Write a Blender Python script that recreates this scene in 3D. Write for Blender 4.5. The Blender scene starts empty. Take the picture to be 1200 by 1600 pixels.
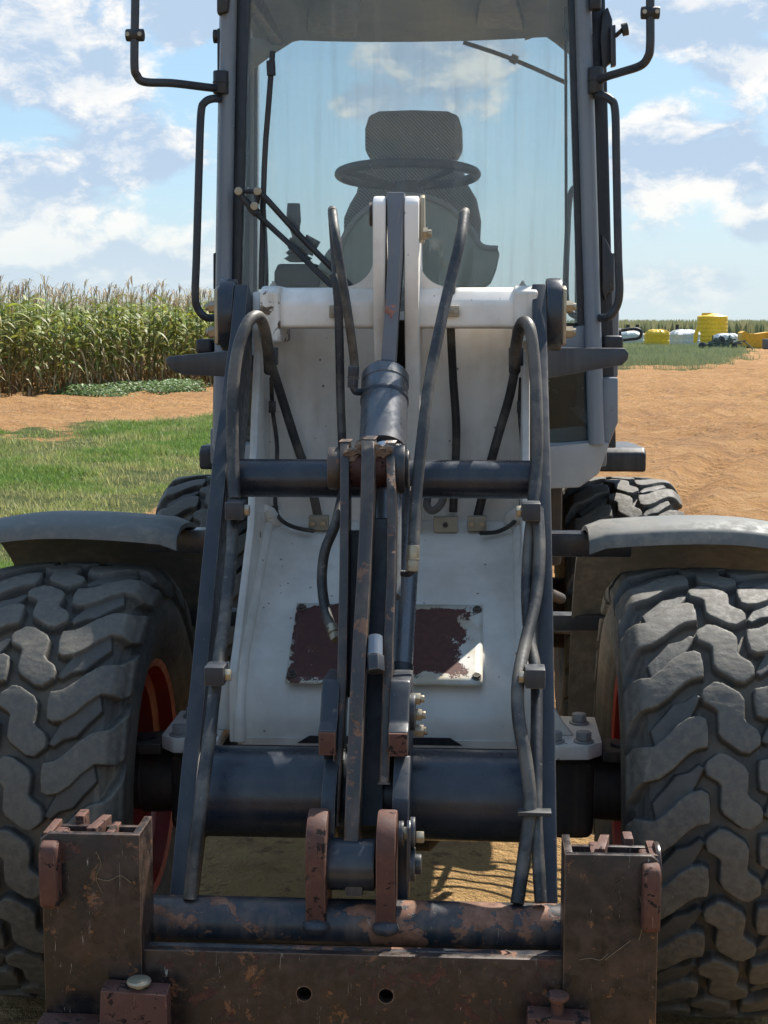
import bpy, bmesh, math, random
import numpy as np
from mathutils import Vector, Matrix
random.seed(7); rng = np.random.default_rng(7)
S = bpy.context.scene; COL = S.collection
R = math.radians
# ------------------------------------------------------------------ camera
F = 2400.0; CAMX = .236; CAMH = 1.67; YAW = math.atan(.0625); PIT = math.atan(290/2400)
cd = bpy.data.cameras.new('camera'); cam = bpy.data.objects.new('camera', cd); COL.objects.link(cam)
cd.sensor_fit = 'VERTICAL'; cd.sensor_height = 36; cd.sensor_width = 27; cd.lens = 54
cd.clip_start = .05; cd.clip_end = 6000
cam.location = (CAMX, 0, CAMH); cam.rotation_euler = (math.pi/2-PIT, 0, YAW); S.camera = cam
# ------------------------------------------------------------------ light
SUN_EL = R(50); SUN_AZ = R(32)      # azimuth measured from straight behind the machine (+Y) towards +X
sdir = Vector((math.sin(SUN_AZ)*math.cos(SUN_EL), math.cos(SUN_AZ)*math.cos(SUN_EL), math.sin(SUN_EL)))
sl = bpy.data.lights.new('sun', 'SUN'); sl.energy = 4.7; sl.angle = R(.53); sl.color = (1, .95, .86)
sun = bpy.data.objects.new('sun', sl); COL.objects.link(sun)
sun.rotation_euler = sdir.to_track_quat('Z', 'Y').to_euler(); sun.location = (5, 5, 20)
vs = S.view_settings; vs.view_transform = 'Standard'; vs.look = 'None'; vs.exposure = 0.90; vs.gamma = 1; vs.use_curve_mapping = False
S.cycles.max_bounces = 8; S.cycles.transparent_max_bounces = 16; S.cycles.caustics_reflective = False; S.cycles.caustics_refractive = False

# ------------------------------------------------------------------ node helper
class NT:
    def __init__(s, tree): s.t = tree; s.n = tree.nodes; s.l = tree.links
    def node(s, ty, **kw):
        n = s.n.new(ty)
        for k, v in kw.items(): setattr(n, k, v)
        return n
    def set(s, sock, v):
        if v is None: return
        if isinstance(v, bpy.types.NodeSocket): s.l.new(v, sock)
        else:
            if isinstance(v, (tuple, list)) and len(v) == 3 and sock.type == 'RGBA': v = (*v, 1)
            sock.default_value = v
    def math(s, op, a, b=0.0, c=None, clamp=False):
        n = s.node('ShaderNodeMath', operation=op, use_clamp=clamp); s.set(n.inputs[0], a); s.set(n.inputs[1], b)
        if c is not None: s.set(n.inputs[2], c)
        return n.outputs[0]
    def vmath(s, op, a, b=None):
        n = s.node('ShaderNodeVectorMath', operation=op); s.set(n.inputs[0], a)
        if b is not None: s.set(n.inputs[3 if op == 'SCALE' else 1], b)
        return n.outputs[1] if op in ('DOT_PRODUCT', 'LENGTH') else n.outputs[0]
    def mix(s, f, a, b):
        n = s.node('ShaderNodeMix', data_type='RGBA'); s.set(n.inputs[0], f); s.set(n.inputs[6], a); s.set(n.inputs[7], b); return n.outputs[2]
    def noise(s, vec, scale, det=4, rough=.55, dist=0.0, lac=2.0):
        n = s.node('ShaderNodeTexNoise'); s.set(n.inputs['Vector'], vec); n.inputs['Scale'].default_value = scale
        n.inputs['Detail'].default_value = det; n.inputs['Roughness'].default_value = rough; n.inputs['Distortion'].default_value = dist
        n.inputs['Lacunarity'].default_value = lac
        return n.outputs[0]
    def ramp(s, f, lo, hi, a=0.0, b=1.0, smooth=True):
        n = s.node('ShaderNodeMapRange', interpolation_type='SMOOTHSTEP' if smooth else 'LINEAR')
        s.set(n.inputs[0], f); s.set(n.inputs[1], lo); s.set(n.inputs[2], hi); s.set(n.inputs[3], a); s.set(n.inputs[4], b)
        return n.outputs[0]
    def mapping(s, vec, scale=(1, 1, 1), rot=(0, 0, 0), loc=(0, 0, 0)):
        n = s.node('ShaderNodeMapping'); s.set(n.inputs[0], vec); n.inputs[1].default_value = loc; n.inputs[2].default_value = rot; n.inputs[3].default_value = scale
        return n.outputs[0]
    def sep(s, v):
        n = s.node('ShaderNodeSeparateXYZ'); s.set(n.inputs[0], v); return n.outputs
    def bump(s, h, strength=.3, dist=.01, normal=None):
        n = s.node('ShaderNodeBump'); n.inputs['Strength'].default_value = strength; n.inputs['Distance'].default_value = dist
        s.set(n.inputs['Height'], h)
        if normal is not None: s.set(n.inputs['Normal'], normal)
        return n.outputs[0]

def new_mat(name):
    m = bpy.data.materials.new(name); m.use_nodes = True; t = NT(m.node_tree)
    b = t.n['Principled BSDF']; co = t.node('ShaderNodeTexCoord').outputs['Object']
    return m, t, b, co

# ------------------------------------------------------------------ sky
w = bpy.data.worlds.new('World'); S.world = w; w.use_nodes = True
T = NT(w.node_tree); T.n.clear()
out = T.node('ShaderNodeOutputWorld'); bg = T.node('ShaderNodeBackground'); bg.inputs[1].default_value = .1
sky = T.node('ShaderNodeTexSky', sky_type='NISHITA'); sky.sun_disc = False; sky.sun_elevation = SUN_EL; sky.sun_rotation = SUN_AZ
sky.air_density = 1.0; sky.dust_density = 1.5; sky.ozone_density = 1.5; sky.altitude = 300
tc = T.node('ShaderNodeTexCoord').outputs['Generated']
d = T.vmath('NORMALIZE', tc); dx, dy, dz = T.sep(d)
# cloud space: azimuth and stretched elevation (cumulus bank low over the horizon, bigger overhead)
az = T.math('ARCTAN2', dx, dy)
el = T.math('ARCSINE', T.math('MAXIMUM', T.math('ABSOLUTE', dz), 0.0))
comb = T.node('ShaderNodeCombineXYZ'); T.set(comb.inputs[0], T.math('MULTIPLY', dx, 1.0)); T.set(comb.inputs[1], T.math('MULTIPLY', dy, 1.0)); T.set(comb.inputs[2], T.math('MULTIPLY', dz, 1.75))
cv = comb.outputs[0]
warp = T.node('ShaderNodeTexNoise'); T.set(warp.inputs['Vector'], cv); warp.inputs['Scale'].default_value = 9; warp.inputs['Detail'].default_value = 3
wv = T.vmath('SCALE', T.vmath('SUBTRACT', warp.outputs[1], (.5, .5, .5)), .05)
cw = T.vmath('ADD', cv, wv)
# cumulus masses standing where they stand in this sky (azimuth, elevation, widths, weight), degrees
blobs = [(-16.5, 9.8, 1.9, 1.2, .34), (-10.6, 11.0, 1.3, 1.4, .32), (-13.9, 8.6, 1.7, .9, .2), (-12.5, 6.1, 1.9, .9, .30), (-16.5, 4.6, 2.2, 1.2, .30),
         (-13, 1.9, 3.0, .9, .22), (-15.0, 12.2, 1.5, .7, .2),
         (6.4, 10.8, 1.6, 1.1, .28), (9.3, 9.2, 1.6, .6, .28), (6.0, 6.0, 1.3, 1.6, .26), (8.9, 5.6, 1.5, 1.0, .28),
         (9.8, 3.6, .8, .5, .22), (9.8, 11.4, 1.5, 1.2, .16), (8, 1.5, 3, .7, .12),
         (-4.2, 8.0, 1.2, .6, .2), (0.3, 9.5, 1.4, .8, .15), (-1, 6, 3, 1.2, -.12)]
bias = None
for a_, e_, wa, we, k in blobs:
    ux = T.math('DIVIDE', T.math('SUBTRACT', az, R(a_)), R(wa)); uy = T.math('DIVIDE', T.math('SUBTRACT', el, R(e_)), R(we))
    q = T.math('ADD', T.math('MULTIPLY', ux, ux), T.math('MULTIPLY', uy, uy))
    g = T.math('MULTIPLY', T.math('EXPONENT', T.math('MULTIPLY', q, -1.0)), k)
    bias = g if bias is None else T.math('ADD', bias, g)
def dens(vec):
    a = T.noise(vec, 7.6, 12, .62); b = T.noise(vec, 3.2, 2, .5)
    return T.math('ADD', T.math('MULTIPLY', a, .72), T.math('MULTIPLY', b, .30))
d1 = dens(cw)
lightv = (math.sin(SUN_AZ)*.012, 0, .026)
d2 = dens(T.vmath('ADD', cw, lightv))
D = T.math('ADD', d1, bias)
mask = T.ramp(D, .508, .588)
thick = T.ramp(D, .56, .86)
lit = T.ramp(T.math('SUBTRACT', d1, d2), -.035, .060)
lit2 = T.math('MULTIPLY', lit, T.math('SUBTRACT', 1.0, T.math('MULTIPLY', thick, .35)), clamp=True)
ccol = T.mix(lit2, (2.75, 3.5, 4.5), (5.9, 5.7, 5.4))
bluesky = T.mix(T.ramp(el, 0.0, R(26)), (2.5, 3.9, 4.8), (1.15, 2.6, 4.7))
skyc = T.mix(.75, sky.outputs[0], bluesky)
cl = T.mix(T.math('MULTIPLY', mask, .93), skyc, ccol)
hz = T.ramp(el, 0.0, R(6.5), .75, 0.0)
fin = T.mix(hz, cl, (3.9, 4.5, 4.7))
T.set(bg.inputs[0], fin); T.l.new(bg.outputs[0], out.inputs[0])

# ------------------------------------------------------------------ geometry from the place: a point seen at pixel (px,py) that lies at distance Y
fwd = Vector((-math.sin(YAW)*math.cos(PIT), math.cos(YAW)*math.cos(PIT), -math.sin(PIT)))
rgt = Vector((math.cos(YAW), math.sin(YAW), 0)); upv = rgt.cross(fwd); CAMP = Vector((CAMX, 0, CAMH))
def P(px, py, Y):
    r = fwd + rgt*((px-600)/F) + upv*((800-py)/F); return CAMP + r*(Y/r.y)
def G(px, py, z=0.0):
    r = fwd + rgt*((px-600)/F) + upv*((800-py)/F); return CAMP + r*((z-CAMH)/r.z)
def PXL(px, Y, z=1.2):     # world x of pixel column at distance Y
    return P(px, 800, Y).x

def link(name, me, mat=None, parent=None, label=None, cat=None, group=None, kind=None, loc=None):
    o = bpy.data.objects.new(name, me); COL.objects.link(o)
    if mat is not None and me is not None and len(me.materials) == 0:
        for m_ in (mat if isinstance(mat, (list, tuple)) else [mat]): me.materials.append(m_)
    if parent is not None:
        o.parent = parent
        if parent.get('off') is None and loc is None: o.location = -Vector(parent.location)
    if loc is not None: o.location = loc
    for k, v in (('label', label), ('category', cat), ('group', group), ('kind', kind)):
        if v: o[k] = v
    if parent is not None and parent.parent is not None and loc is None: o.location = (0, 0, 0)
    return o
def empty(name, loc, label, cat, group=None):
    o = bpy.data.objects.new(name, None); COL.objects.link(o); o.location = loc; o['label'] = label; o['category'] = cat
    o.empty_display_size = .1
    if group: o['group'] = group
    return o
class B:
    def __init__(s): s.bm = bmesh.new()
    def prism(s, poly, vec):
        a = [s.bm.verts.new(p) for p in poly]; b = [s.bm.verts.new(Vector(p)+Vector(vec)) for p in poly]
        n = len(poly)
        try:
            s.bm.faces.new(a); s.bm.faces.new(b[::-1])
        except ValueError: pass
        for i in range(n): s.bm.faces.new((a[i], b[i], b[(i+1) % n], a[(i+1) % n]))
        return s
    def yz(s, pts, x0, x1): return s.prism([(x0, y, z) for y, z in pts], (x1-x0, 0, 0))
    def px(s, pts, Y, t): return s.prism([P(x, y, Y) for x, y in pts], (0, t, 0))
    def box(s, x0, x1, y0, y1, z0, z1): return s.prism([(x0, y0, z0), (x1, y0, z0), (x1, y0, z1), (x0, y0, z1)], (0, y1-y0, 0))
    def cyl(s, a, b, r, r2=None, n=20, cap=True):
        a = Vector(a); b = Vector(b); r2 = r if r2 is None else r2
        d_ = (b-a).normalized(); u = d_.orthogonal().normalized(); v = d_.cross(u)
        A = []; Bv = []
        for i in range(n):
            t = 2*math.pi*i/n; o_ = u*math.cos(t)+v*math.sin(t)
            A.append(s.bm.verts.new(a+o_*r)); Bv.append(s.bm.verts.new(b+o_*r2))
        for i in range(n): s.bm.faces.new((A[i], A[(i+1) % n], Bv[(i+1) % n], Bv[i]))
        if cap: s.bm.faces.new(A[::-1]); s.bm.faces.new(Bv)
        return s
    def lathe(s, c, prof, axis=(1, 0, 0), n=48, closed=False):
        ax = Vector(axis).normalized(); u = ax.orthogonal().normalized(); v = ax.cross(u); c = Vector(c)
        rings = []
        for (h, r) in prof:
            if r < 1e-5: rings.append([s.bm.verts.new(c+ax*h)]); continue
            rings.append([s.bm.verts.new(c+ax*h+(u*math.cos(2*math.pi*i/n)+v*math.sin(2*math.pi*i/n))*r) for i in range(n)])
        for q in range(len(rings)-1):
            a, b = rings[q], rings[q+1]
            for i in range(n):
                j = (i+1) % n
                if len(a) == 1 and len(b) == 1: continue
                if len(a) == 1: s.bm.faces.new((a[0], b[j], b[i]))
                elif len(b) == 1: s.bm.faces.new((a[i], a[j], b[0]))
                else: s.bm.faces.new((a[i], a[j], b[j], b[i]))
        return s
    def tube(s, pts, r, n=12, sub=6, rs=None):
        pts = [Vector(p) for p in pts]; rs = rs or [r]*len(pts)
        path = []; rad = []
        for i in range(len(pts)-1):
            p0 = pts[max(i-1, 0)]; p1 = pts[i]; p2 = pts[i+1]; p3 = pts[min(i+2, len(pts)-1)]
            for k in range(sub):
                t = k/sub
                path.append(.5*((2*p1)+(p2-p0)*t+(2*p0-5*p1+4*p2-p3)*t*t+(3*p1-p0-3*p2+p3)*t**3)); rad.append(rs[i]*(1-t)+rs[i+1]*t)
        path.append(pts[-1]); rad.append(rs[-1])
        prev = None; nrm = None
        for i, p in enumerate(path):
            t = (path[min(i+1, len(path)-1)]-path[max(i-1, 0)]).normalized()
            nrm = t.orthogonal().normalized() if nrm is None else (nrm - t*nrm.dot(t)).normalized()
            bn = t.cross(nrm)
            ring = [s.bm.verts.new(p+(nrm*math.cos(2*math.pi*k/n)+bn*math.sin(2*math.pi*k/n))*rad[i]) for k in range(n)]
            if prev:
                for k in range(n): s.bm.faces.new((prev[k], prev[(k+1) % n], ring[(k+1) % n], ring[k]))
            else: s.bm.faces.new(ring[::-1])
            prev = ring
        s.bm.faces.new(prev); return s
    def bev(s, w_, seg=2):
        s.bm.normal_update()
        es = [e for e in s.bm.edges if len(e.link_faces) == 2 and e.calc_face_angle(0) > R(28)]
        if es: bmesh.ops.bevel(s.bm, geom=es, offset=w_, segments=seg, affect='EDGES', profile=.6, clamp_overlap=True)
        return s
    def mesh(s, smooth=40):
        bmesh.ops.recalc_face_normals(s.bm, faces=s.bm.faces)
        me = bpy.data.meshes.new('mesh'); s.bm.to_mesh(me); s.bm.free()
        if smooth:
            me.shade_smooth(); me.set_sharp_from_angle(angle=R(smooth))
        return me
def part(name, b, mat, parent, bevel=0, label=None, seg=2, smooth=40):
    if bevel: b.bev(bevel, seg)
    return link(name, b.mesh(smooth), mat, parent, label)
def arc(cx, cy, r, a0, a1, n): return [(cx+r*math.cos(R(a0+(a1-a0)*i/n)), cy+r*math.sin(R(a0+(a1-a0)*i/n))) for i in range(n+1)]

# ------------------------------------------------------------------ materials
def painted(name, base, rough=.45, *rest, base2=None, **kw):
    return painted_(name, base, rough, *rest, base2=base2, **kw)
def painted_(name, base, rough=.45, chip=None, chip_amt=.0, chip_scale=14, dust=(.32, .27, .2), dust_amt=.25, bump=.15, coat=.0, metal=0.0, spec=.38, edge=.12, wearc=(.24, .20, .165), scratch=.0, spots=0.0, streak=True, base2=None):
    m, t, b, co = new_mat(name)
    n1 = t.noise(co, 5, 6, .6); n2 = t.noise(co, 38, 5, .6); n3 = t.noise(co, 160, 3, .6)
    c = t.mix(t.ramp(n1, .35, .7, 0, 1), base, tuple(min(1, x*.80) for x in base))
    if base2 is not None:
        big_ = t.noise(co, 5.5, 9, .70, .5); c = t.mix(t.ramp(big_, .50, .60), c, base2)
        c = t.mix(t.ramp(t.noise(co, 17, 8, .75, .3), .585, .63, 0, .8), c, (.20, .085, .038))
    st = t.noise(t.mapping(co, (26, 26, 2.0)), 1.0, 4, .6)
    dm = t.math('MULTIPLY', t.ramp(t.math('ADD', t.math('MULTIPLY', n1, .5), t.math('MULTIPLY', st if streak else n2, .5)), .42, .68), dust_amt)
    c = t.mix(dm, c, dust)
    rgh = t.math('ADD', t.ramp(n2, .3, .7, rough-.08, rough+.12), t.math('MULTIPLY', dm, .3))
    h = t.math('MULTIPLY', n3, .15)
    if spots:
        v = t.node('ShaderNodeTexVoronoi'); t.set(v.inputs['Vector'], t.vmath('ADD', co, t.vmath('SCALE', t.node('ShaderNodeTexNoise').outputs[1], .0))); v.inputs['Scale'].default_value = 34
        big = t.noise(co, 7, 3, .6)
        sm = t.math('MULTIPLY', t.ramp(t.math('ADD', v.outputs['Distance'], t.math('MULTIPLY', n3, .22)), .20, .25, 1, 0), t.ramp(big, .53, .57))
        c = t.mix(t.math('MULTIPLY', sm, spots), c, (.10, .075, .055))
    if chip is not None:
        cn = t.math('ADD', t.math('MULTIPLY', t.noise(co, chip_scale, 8, .68, .4), .75), t.math('MULTIPLY', t.noise(co, chip_scale*.25, 2), .25))
        if edge:
            bv = t.node('ShaderNodeBevel', samples=6); bv.inputs['Radius'].default_value = .005
            dt = t.vmath('DOT_PRODUCT', bv.outputs[0], t.node('ShaderNodeNewGeometry').outputs['True Normal'])
            wr = t.math('ADD', t.math('SUBTRACT', 1.0, dt), t.math('MULTIPLY', t.math('SUBTRACT', t.noise(co, 22, 6, .7), .5), .34))
            c = t.mix(t.math('MULTIPLY', t.ramp(wr, .06, .11), min(1, edge*6)), c, wearc)
        cm = t.ramp(cn, .66-chip_amt, .675-chip_amt)
        cc = t.mix(t.ramp(n2, .3, .7), chip, tuple(x*.5 for x in chip))
        c = t.mix(cm, c, cc); h = t.math('ADD', h, t.math('MULTIPLY', cm, -.5)); rgh = t.math('ADD', rgh, t.math('MULTIPLY', cm, .25))
    if scratch:
        sn = t.noise(t.mapping(co, (60, 60, 5), (0, .4, .2)), 2.2, 4, .7, 1.5)
        c = t.mix(t.math('MULTIPLY', t.ramp(sn, .66, .70), scratch), c, (.42, .38, .33))
    t.set(b.inputs['Base Color'], c); t.set(b.inputs['Roughness'], rgh); b.inputs['Metallic'].default_value = metal
    b.inputs['Specular IOR Level'].default_value = spec; b.inputs['Coat Weight'].default_value = coat; b.inputs['Coat Roughness'].default_value = .25
    t.set(b.inputs['Normal'], t.bump(h, bump, .004)); return m
RUST = (.19, .065, .032)
M = {}
M['white'] = painted('white_paint', (.87, .835, .77), .36, (.12, .09, .07), -.075, 22, (.55, .48, .38), .25, .12, .2, edge=.05, spots=.8)
M['beam_end'] = painted('white_paint_grimy_end', (.78, .75, .69), .42, (.15, .10, .06), .10, 15, (.42, .32, .2), .6, .2, .1, spots=.8)
M['white_arm'] = painted('white_paint_dusty', (.86, .81, .74), .42, (.16, .12, .08), -.06, 16, (.54, .45, .34), .38, .15, .1, edge=.05, spots=.9)
M['navy'] = painted('dark_paint', (.018, .025, .038), .30, (.30, .27, .23), -.07, 30, (.16, .15, .14), .16, .2, .25)
M['grey_steel'] = painted('arm_grey_paint', (.026, .031, .040), .40, (.34, .28, .22), -.06, 34, (.15, .14, .13), .20, .2, .0, scratch=.3)
M['navy_rust'] = painted('dark_paint_rusting', (.030, .034, .042), .42, RUST, .035, 20, (.24, .19, .15), .40, .35, .1, scratch=.3)
M['crank'] = painted('crank_dark_paint_rust_edges', (.040, .036, .034), .40, (.25, .115, .06), .065, 28, (.24, .17, .12), .30, .35, .1, scratch=.5, wearc=(.30, .19, .13), base2=(.040, .030, .026))
M['rust'] = painted('rusted_steel', (.085, .034, .025), .68, (.036, .022, .018), .10, 38, (.20, .10, .065), .5, .7, 0, scratch=.3, streak=False, wearc=(.30, .16, .10))
M['coupler'] = painted('coupler_dark_steel', (.013, .012, .013), .34, (.095, .038, .024), .045, 16, (.15, .085, .055), .32, .5, .1, scratch=.7, streak=False, wearc=(.26, .15, .10), base2=(.033, .021, .017))
M['beam'] = painted('coupler_beam_steel', (.020, .015, .014), .36, (.090, .032, .021), .085, 18, (.15, .085, .055), .35, .55, .1, scratch=.7, streak=False, wearc=(.26, .15, .10), base2=(.033, .021, .017))
M['coupler_tube'] = painted('coupler_tube_paint', (.020, .026, .034), .36, (.26, .12, .07), .11, 17, (.27, .17, .12), .40, .4, .15, scratch=.4)
M['chrome'] = painted('steel_rod', (.55, .55, .55), .22, None, 0, 10, (.3, .25, .2), .25, .1, 0, .9)
M['barrel'] = painted('cylinder_barrel', (.11, .12, .135), .28, (.30, .13, .08), -.03, 20, (.25, .22, .2), .25, .15, .35, .35, scratch=.3)
M['zinc'] = painted('zinc_bolt', (.42, .36, .26), .4, RUST, .02, 60, (.3, .24, .18), .4, .3, 0, .6)
M['brass'] = painted('tan_clamp', (.42, .36, .27), .5, (.16, .11, .07), -.02, 40, (.3, .24, .18), .4, .3)
M['cabgrey'] = painted('cab_grey_paint', (.15, .18, .22), .33, (.1, .08, .07), -.09, 26, (.30, .30, .29), .35, .08, .3)
M['cabseal'] = painted('black_seal', (.018, .024, .034), .4, None, 0, 10, (.15, .16, .17), .2, .1, .1)
M['black'] = painted('black_plastic', (.020, .022, .027), .42, None, 0, 10, (.20, .18, .16), .2, .15)
M['black_metal'] = painted('black_fixture', (.026, .030, .040), .38, (.4, .38, .34), -.09, 30, (.2, .19, .18), .18, .1, .2)
M['plastic'] = painted('fender_plastic', (.115, .12, .113), .6, None, 0, 10, (.36, .32, .27), .40, .12, 0, scratch=.2, streak=False)
M['stepgrey'] = painted('step_paint', (.34, .34, .335), .45, (.1, .08, .06), -.08, 26, (.36, .32, .28), .3, .1)
M['red'] = painted('rim_red_paint', (.36, .020, .013), .38, (.10, .05, .03), -.06, 20, (.16, .09, .06), .35, .12, .3, edge=.0)
M['dark_frame'] = painted('grimy_frame', (.045, .040, .036), .65, RUST, .01, 9, (.17, .12, .08), .65, .5)
M['linerm'] = painted('headliner', (.50, .52, .52), .8, None, 0, 10, (.4, .37, .33), .2, .1, streak=False)
M['console'] = painted('cab_console', (.38, .42, .37), .45, None, 0, 10, (.32, .31, .27), .3, .08, streak=False)
M['yellow'] = painted('yellow_poly', (.78, .50, .02), .42, None, 0, 10, (.5, .36, .1), .25, .1)
M['orange'] = painted('orange_yellow_poly', (.75, .40, .025), .45, None, 0, 10, (.5, .36, .1), .25, .1)
M['palepoly'] = painted('pale_poly', (.50, .58, .55), .5, None, 0, 10, (.42, .40, .33), .3, .1)
M['wtank'] = painted('white_poly', (.68, .70, .68), .5, None, 0, 10, (.42, .40, .33), .3, .1)
M['greensteel'] = painted('implement_green', (.05, .085, .07), .5, RUST, -.02, 9, (.25, .24, .2), .4, .2)
M['navybox'] = painted('navy_container', (.02, .03, .055), .5)

def hose_mat():
    m, t, b, co = new_mat('rubber_hose'); n = t.noise(co, 9, 5, .6); n2 = t.noise(co, 90, 3)
    br = t.noise(t.mapping(co, (1, 1, 1), (.6, .5, 0)), 60, 2, .5, 2.5)
    c = t.mix(t.math('MULTIPLY', t.ramp(n, .42, .66), .75), (.024, .024, .025), (.15, .13, .105))
    c = t.mix(t.math('MULTIPLY', t.ramp(br, .68, .71), .5), c, (.24, .21, .17))
    t.set(b.inputs['Base Color'], c); t.set(b.inputs['Roughness'], t.ramp(n2, .3, .7, .42, .66)); t.set(b.inputs['Normal'], t.bump(n2, .2, .002)); return m
M['hose'] = hose_mat()
def tyre_mat():
    m, t, b, co = new_mat('tyre_rubber')
    at = t.node('ShaderNodeAttribute', attribute_name='lug').outputs['Fac']
    n = t.noise(co, 4.5, 7, .62); f = t.noise(co, 60, 5, .65); g = t.noise(co, 220, 3, .7)
    c = t.mix(t.ramp(n, .3, .7), (.050, .046, .041), (.078, .071, .060))
    c = t.mix(t.math('MULTIPLY', t.ramp(at, .7, 1.0), t.ramp(f, .35, .7, .15, .75)), c, (.145, .126, .098))      # scuffed lug faces
    c = t.mix(t.math('MULTIPLY', t.ramp(at, .5, 0), t.ramp(n, .42, .70, .0, .8)), c, (.15, .115, .078))     # dust in grooves
    c = t.mix(t.math('MULTIPLY', t.ramp(t.math('ABSOLUTE', t.math('SUBTRACT', at, .35)), .30, .1), .35), c, (.020, .019, .018))
    fl = t.ramp(t.noise(t.mapping(co, (1, .35, .35)), 26, 5, .6, .8), .64, .68, 0, .45)
    c = t.mix(fl, c, (.165, .145, .115))
    t.set(b.inputs['Base Color'], c); t.set(b.inputs['Roughness'], t.ramp(f, .3, .7, .60, .80))
    hh = t.math('ADD', t.math('MULTIPLY', f, .6), t.math('MULTIPLY', g, .4))
    t.set(b.inputs['Normal'], t.bump(hh, .35, .004)); return m
M['tyre'] = tyre_mat()
def plate_mat():      # white paint peeled off brown primer on the belly plate
    m, t, b, co = new_mat('peeled_primer_plate')
    at = t.node('ShaderNodeAttribute', attribute_name='edge').outputs['Fac']
    n = t.noise(co, 9, 12, .74, .25); n2 = t.noise(co, 70, 4, .6); n3 = t.noise(t.mapping(co, (1, 1, 2.2)), 26, 6, .7, .6)
    v = t.math('ADD', t.math('ADD', n, t.math('MULTIPLY', at, .42)), t.math('MULTIPLY', t.math('SUBTRACT', n3, .5), .22))
    k = t.ramp(v, .665, .672)
    fl = t.ramp(n3, .70, .705)
    k = t.math('MAXIMUM', k, fl)
    brown = t.mix(t.ramp(n2, .3, .7), (.115, .038, .028), (.080, .028, .022))
    wt = t.mix(t.ramp(t.noise(co, 12, 5), .4, .65), (.74, .72, .66), (.58, .50, .37))
    t.set(b.inputs['Base Color'], t.mix(k, brown, wt)); b.inputs['Roughness'].default_value = .45
    t.set(b.inputs['Normal'], t.bump(k, .6, .002)); return m
M['plate'] = plate_mat()
def glass_mat(name, tint, dirt, veil=.03):
    m, t, b, co = new_mat(name); t.n.remove(b)
    o = t.n['Material Output']
    tr = t.node('ShaderNodeBsdfTransparent'); tr.inputs[0].default_value = (*tint, 1)
    gl = t.node('ShaderNodeBsdfGlossy'); gl.inputs['Roughness'].default_value = .03; gl.inputs[0].default_value = (.9, .95, 1, 1)
    fr = t.node('ShaderNodeFresnel'); fr.inputs[0].default_value = 1.35
    s1 = t.noise(t.mapping(co, (24, 24, 1.1)), 1.0, 5, .62, .3); s2 = t.noise(t.mapping(co, (90, 90, 2.5)), 1.0, 3, .6); bl = t.noise(co, 2.2, 4, .6); sp = t.noise(co, 130, 2, .5)
    dm = t.math('MULTIPLY', t.math('ADD', t.ramp(s1, .48, .75), t.math('MULTIPLY', t.ramp(s2, .55, .78), .55)), t.ramp(bl, .3, .65, .35, 1))
    dm = t.math('ADD', t.math('MULTIPLY', dm, dirt), t.math('MULTIPLY', t.ramp(sp, .745, .76), .5), clamp=True)
    dm = t.math('ADD', dm, veil, clamp=True)
    tl = t.node('ShaderNodeBsdfTranslucent'); tl.inputs[0].default_value = (.92, .93, .90, 1)
    df = t.node('ShaderNodeBsdfDiffuse'); df.inputs[0].default_value = (.66, .68, .64, 1)
    dd = t.node('ShaderNodeMixShader'); dd.inputs[0].default_value = .45; t.l.new(tl.outputs[0], dd.inputs[1]); t.l.new(df.outputs[0], dd.inputs[2])
    m1 = t.node('ShaderNodeMixShader'); t.set(m1.inputs[0], fr.outputs[0]); t.l.new(tr.outputs[0], m1.inputs[1]); t.l.new(gl.outputs[0], m1.inputs[2])
    m2 = t.node('ShaderNodeMixShader'); t.set(m2.inputs[0], dm); t.l.new(m1.outputs[0], m2.inputs[1]); t.l.new(dd.outputs[0], m2.inputs[2])
    t.l.new(m2.outputs[0], o.inputs[0]); return m
M['glass'] = glass_mat('windscreen_glass', (.95, .968, .964), .14, .13)
M['glass_rear'] = glass_mat('rear_glass', (.915, .95, .955), .06)
M['glass_dark'] = glass_mat('tinted_side_glass', (.40, .50, .52), .10)
def fabric():
    m, t, b, co = new_mat('seat_fabric'); wv = t.node('ShaderNodeTexWave', bands_direction='DIAGONAL'); t.set(wv.inputs[0], co); wv.inputs['Scale'].default_value = 45; wv.inputs['Distortion'].default_value = .6
    c = t.mix(t.ramp(wv.outputs['Fac'], .3, .7), (.09, .088, .085), (.24, .225, .20))
    t.set(b.inputs['Base Color'], c); b.inputs['Roughness'].default_value = .95; b.inputs['Sheen Weight'].default_value = .6
    t.set(b.inputs['Normal'], t.bump(wv.outputs['Fac'], .4, .003)); return m
M['fabric'] = fabric()
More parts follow.
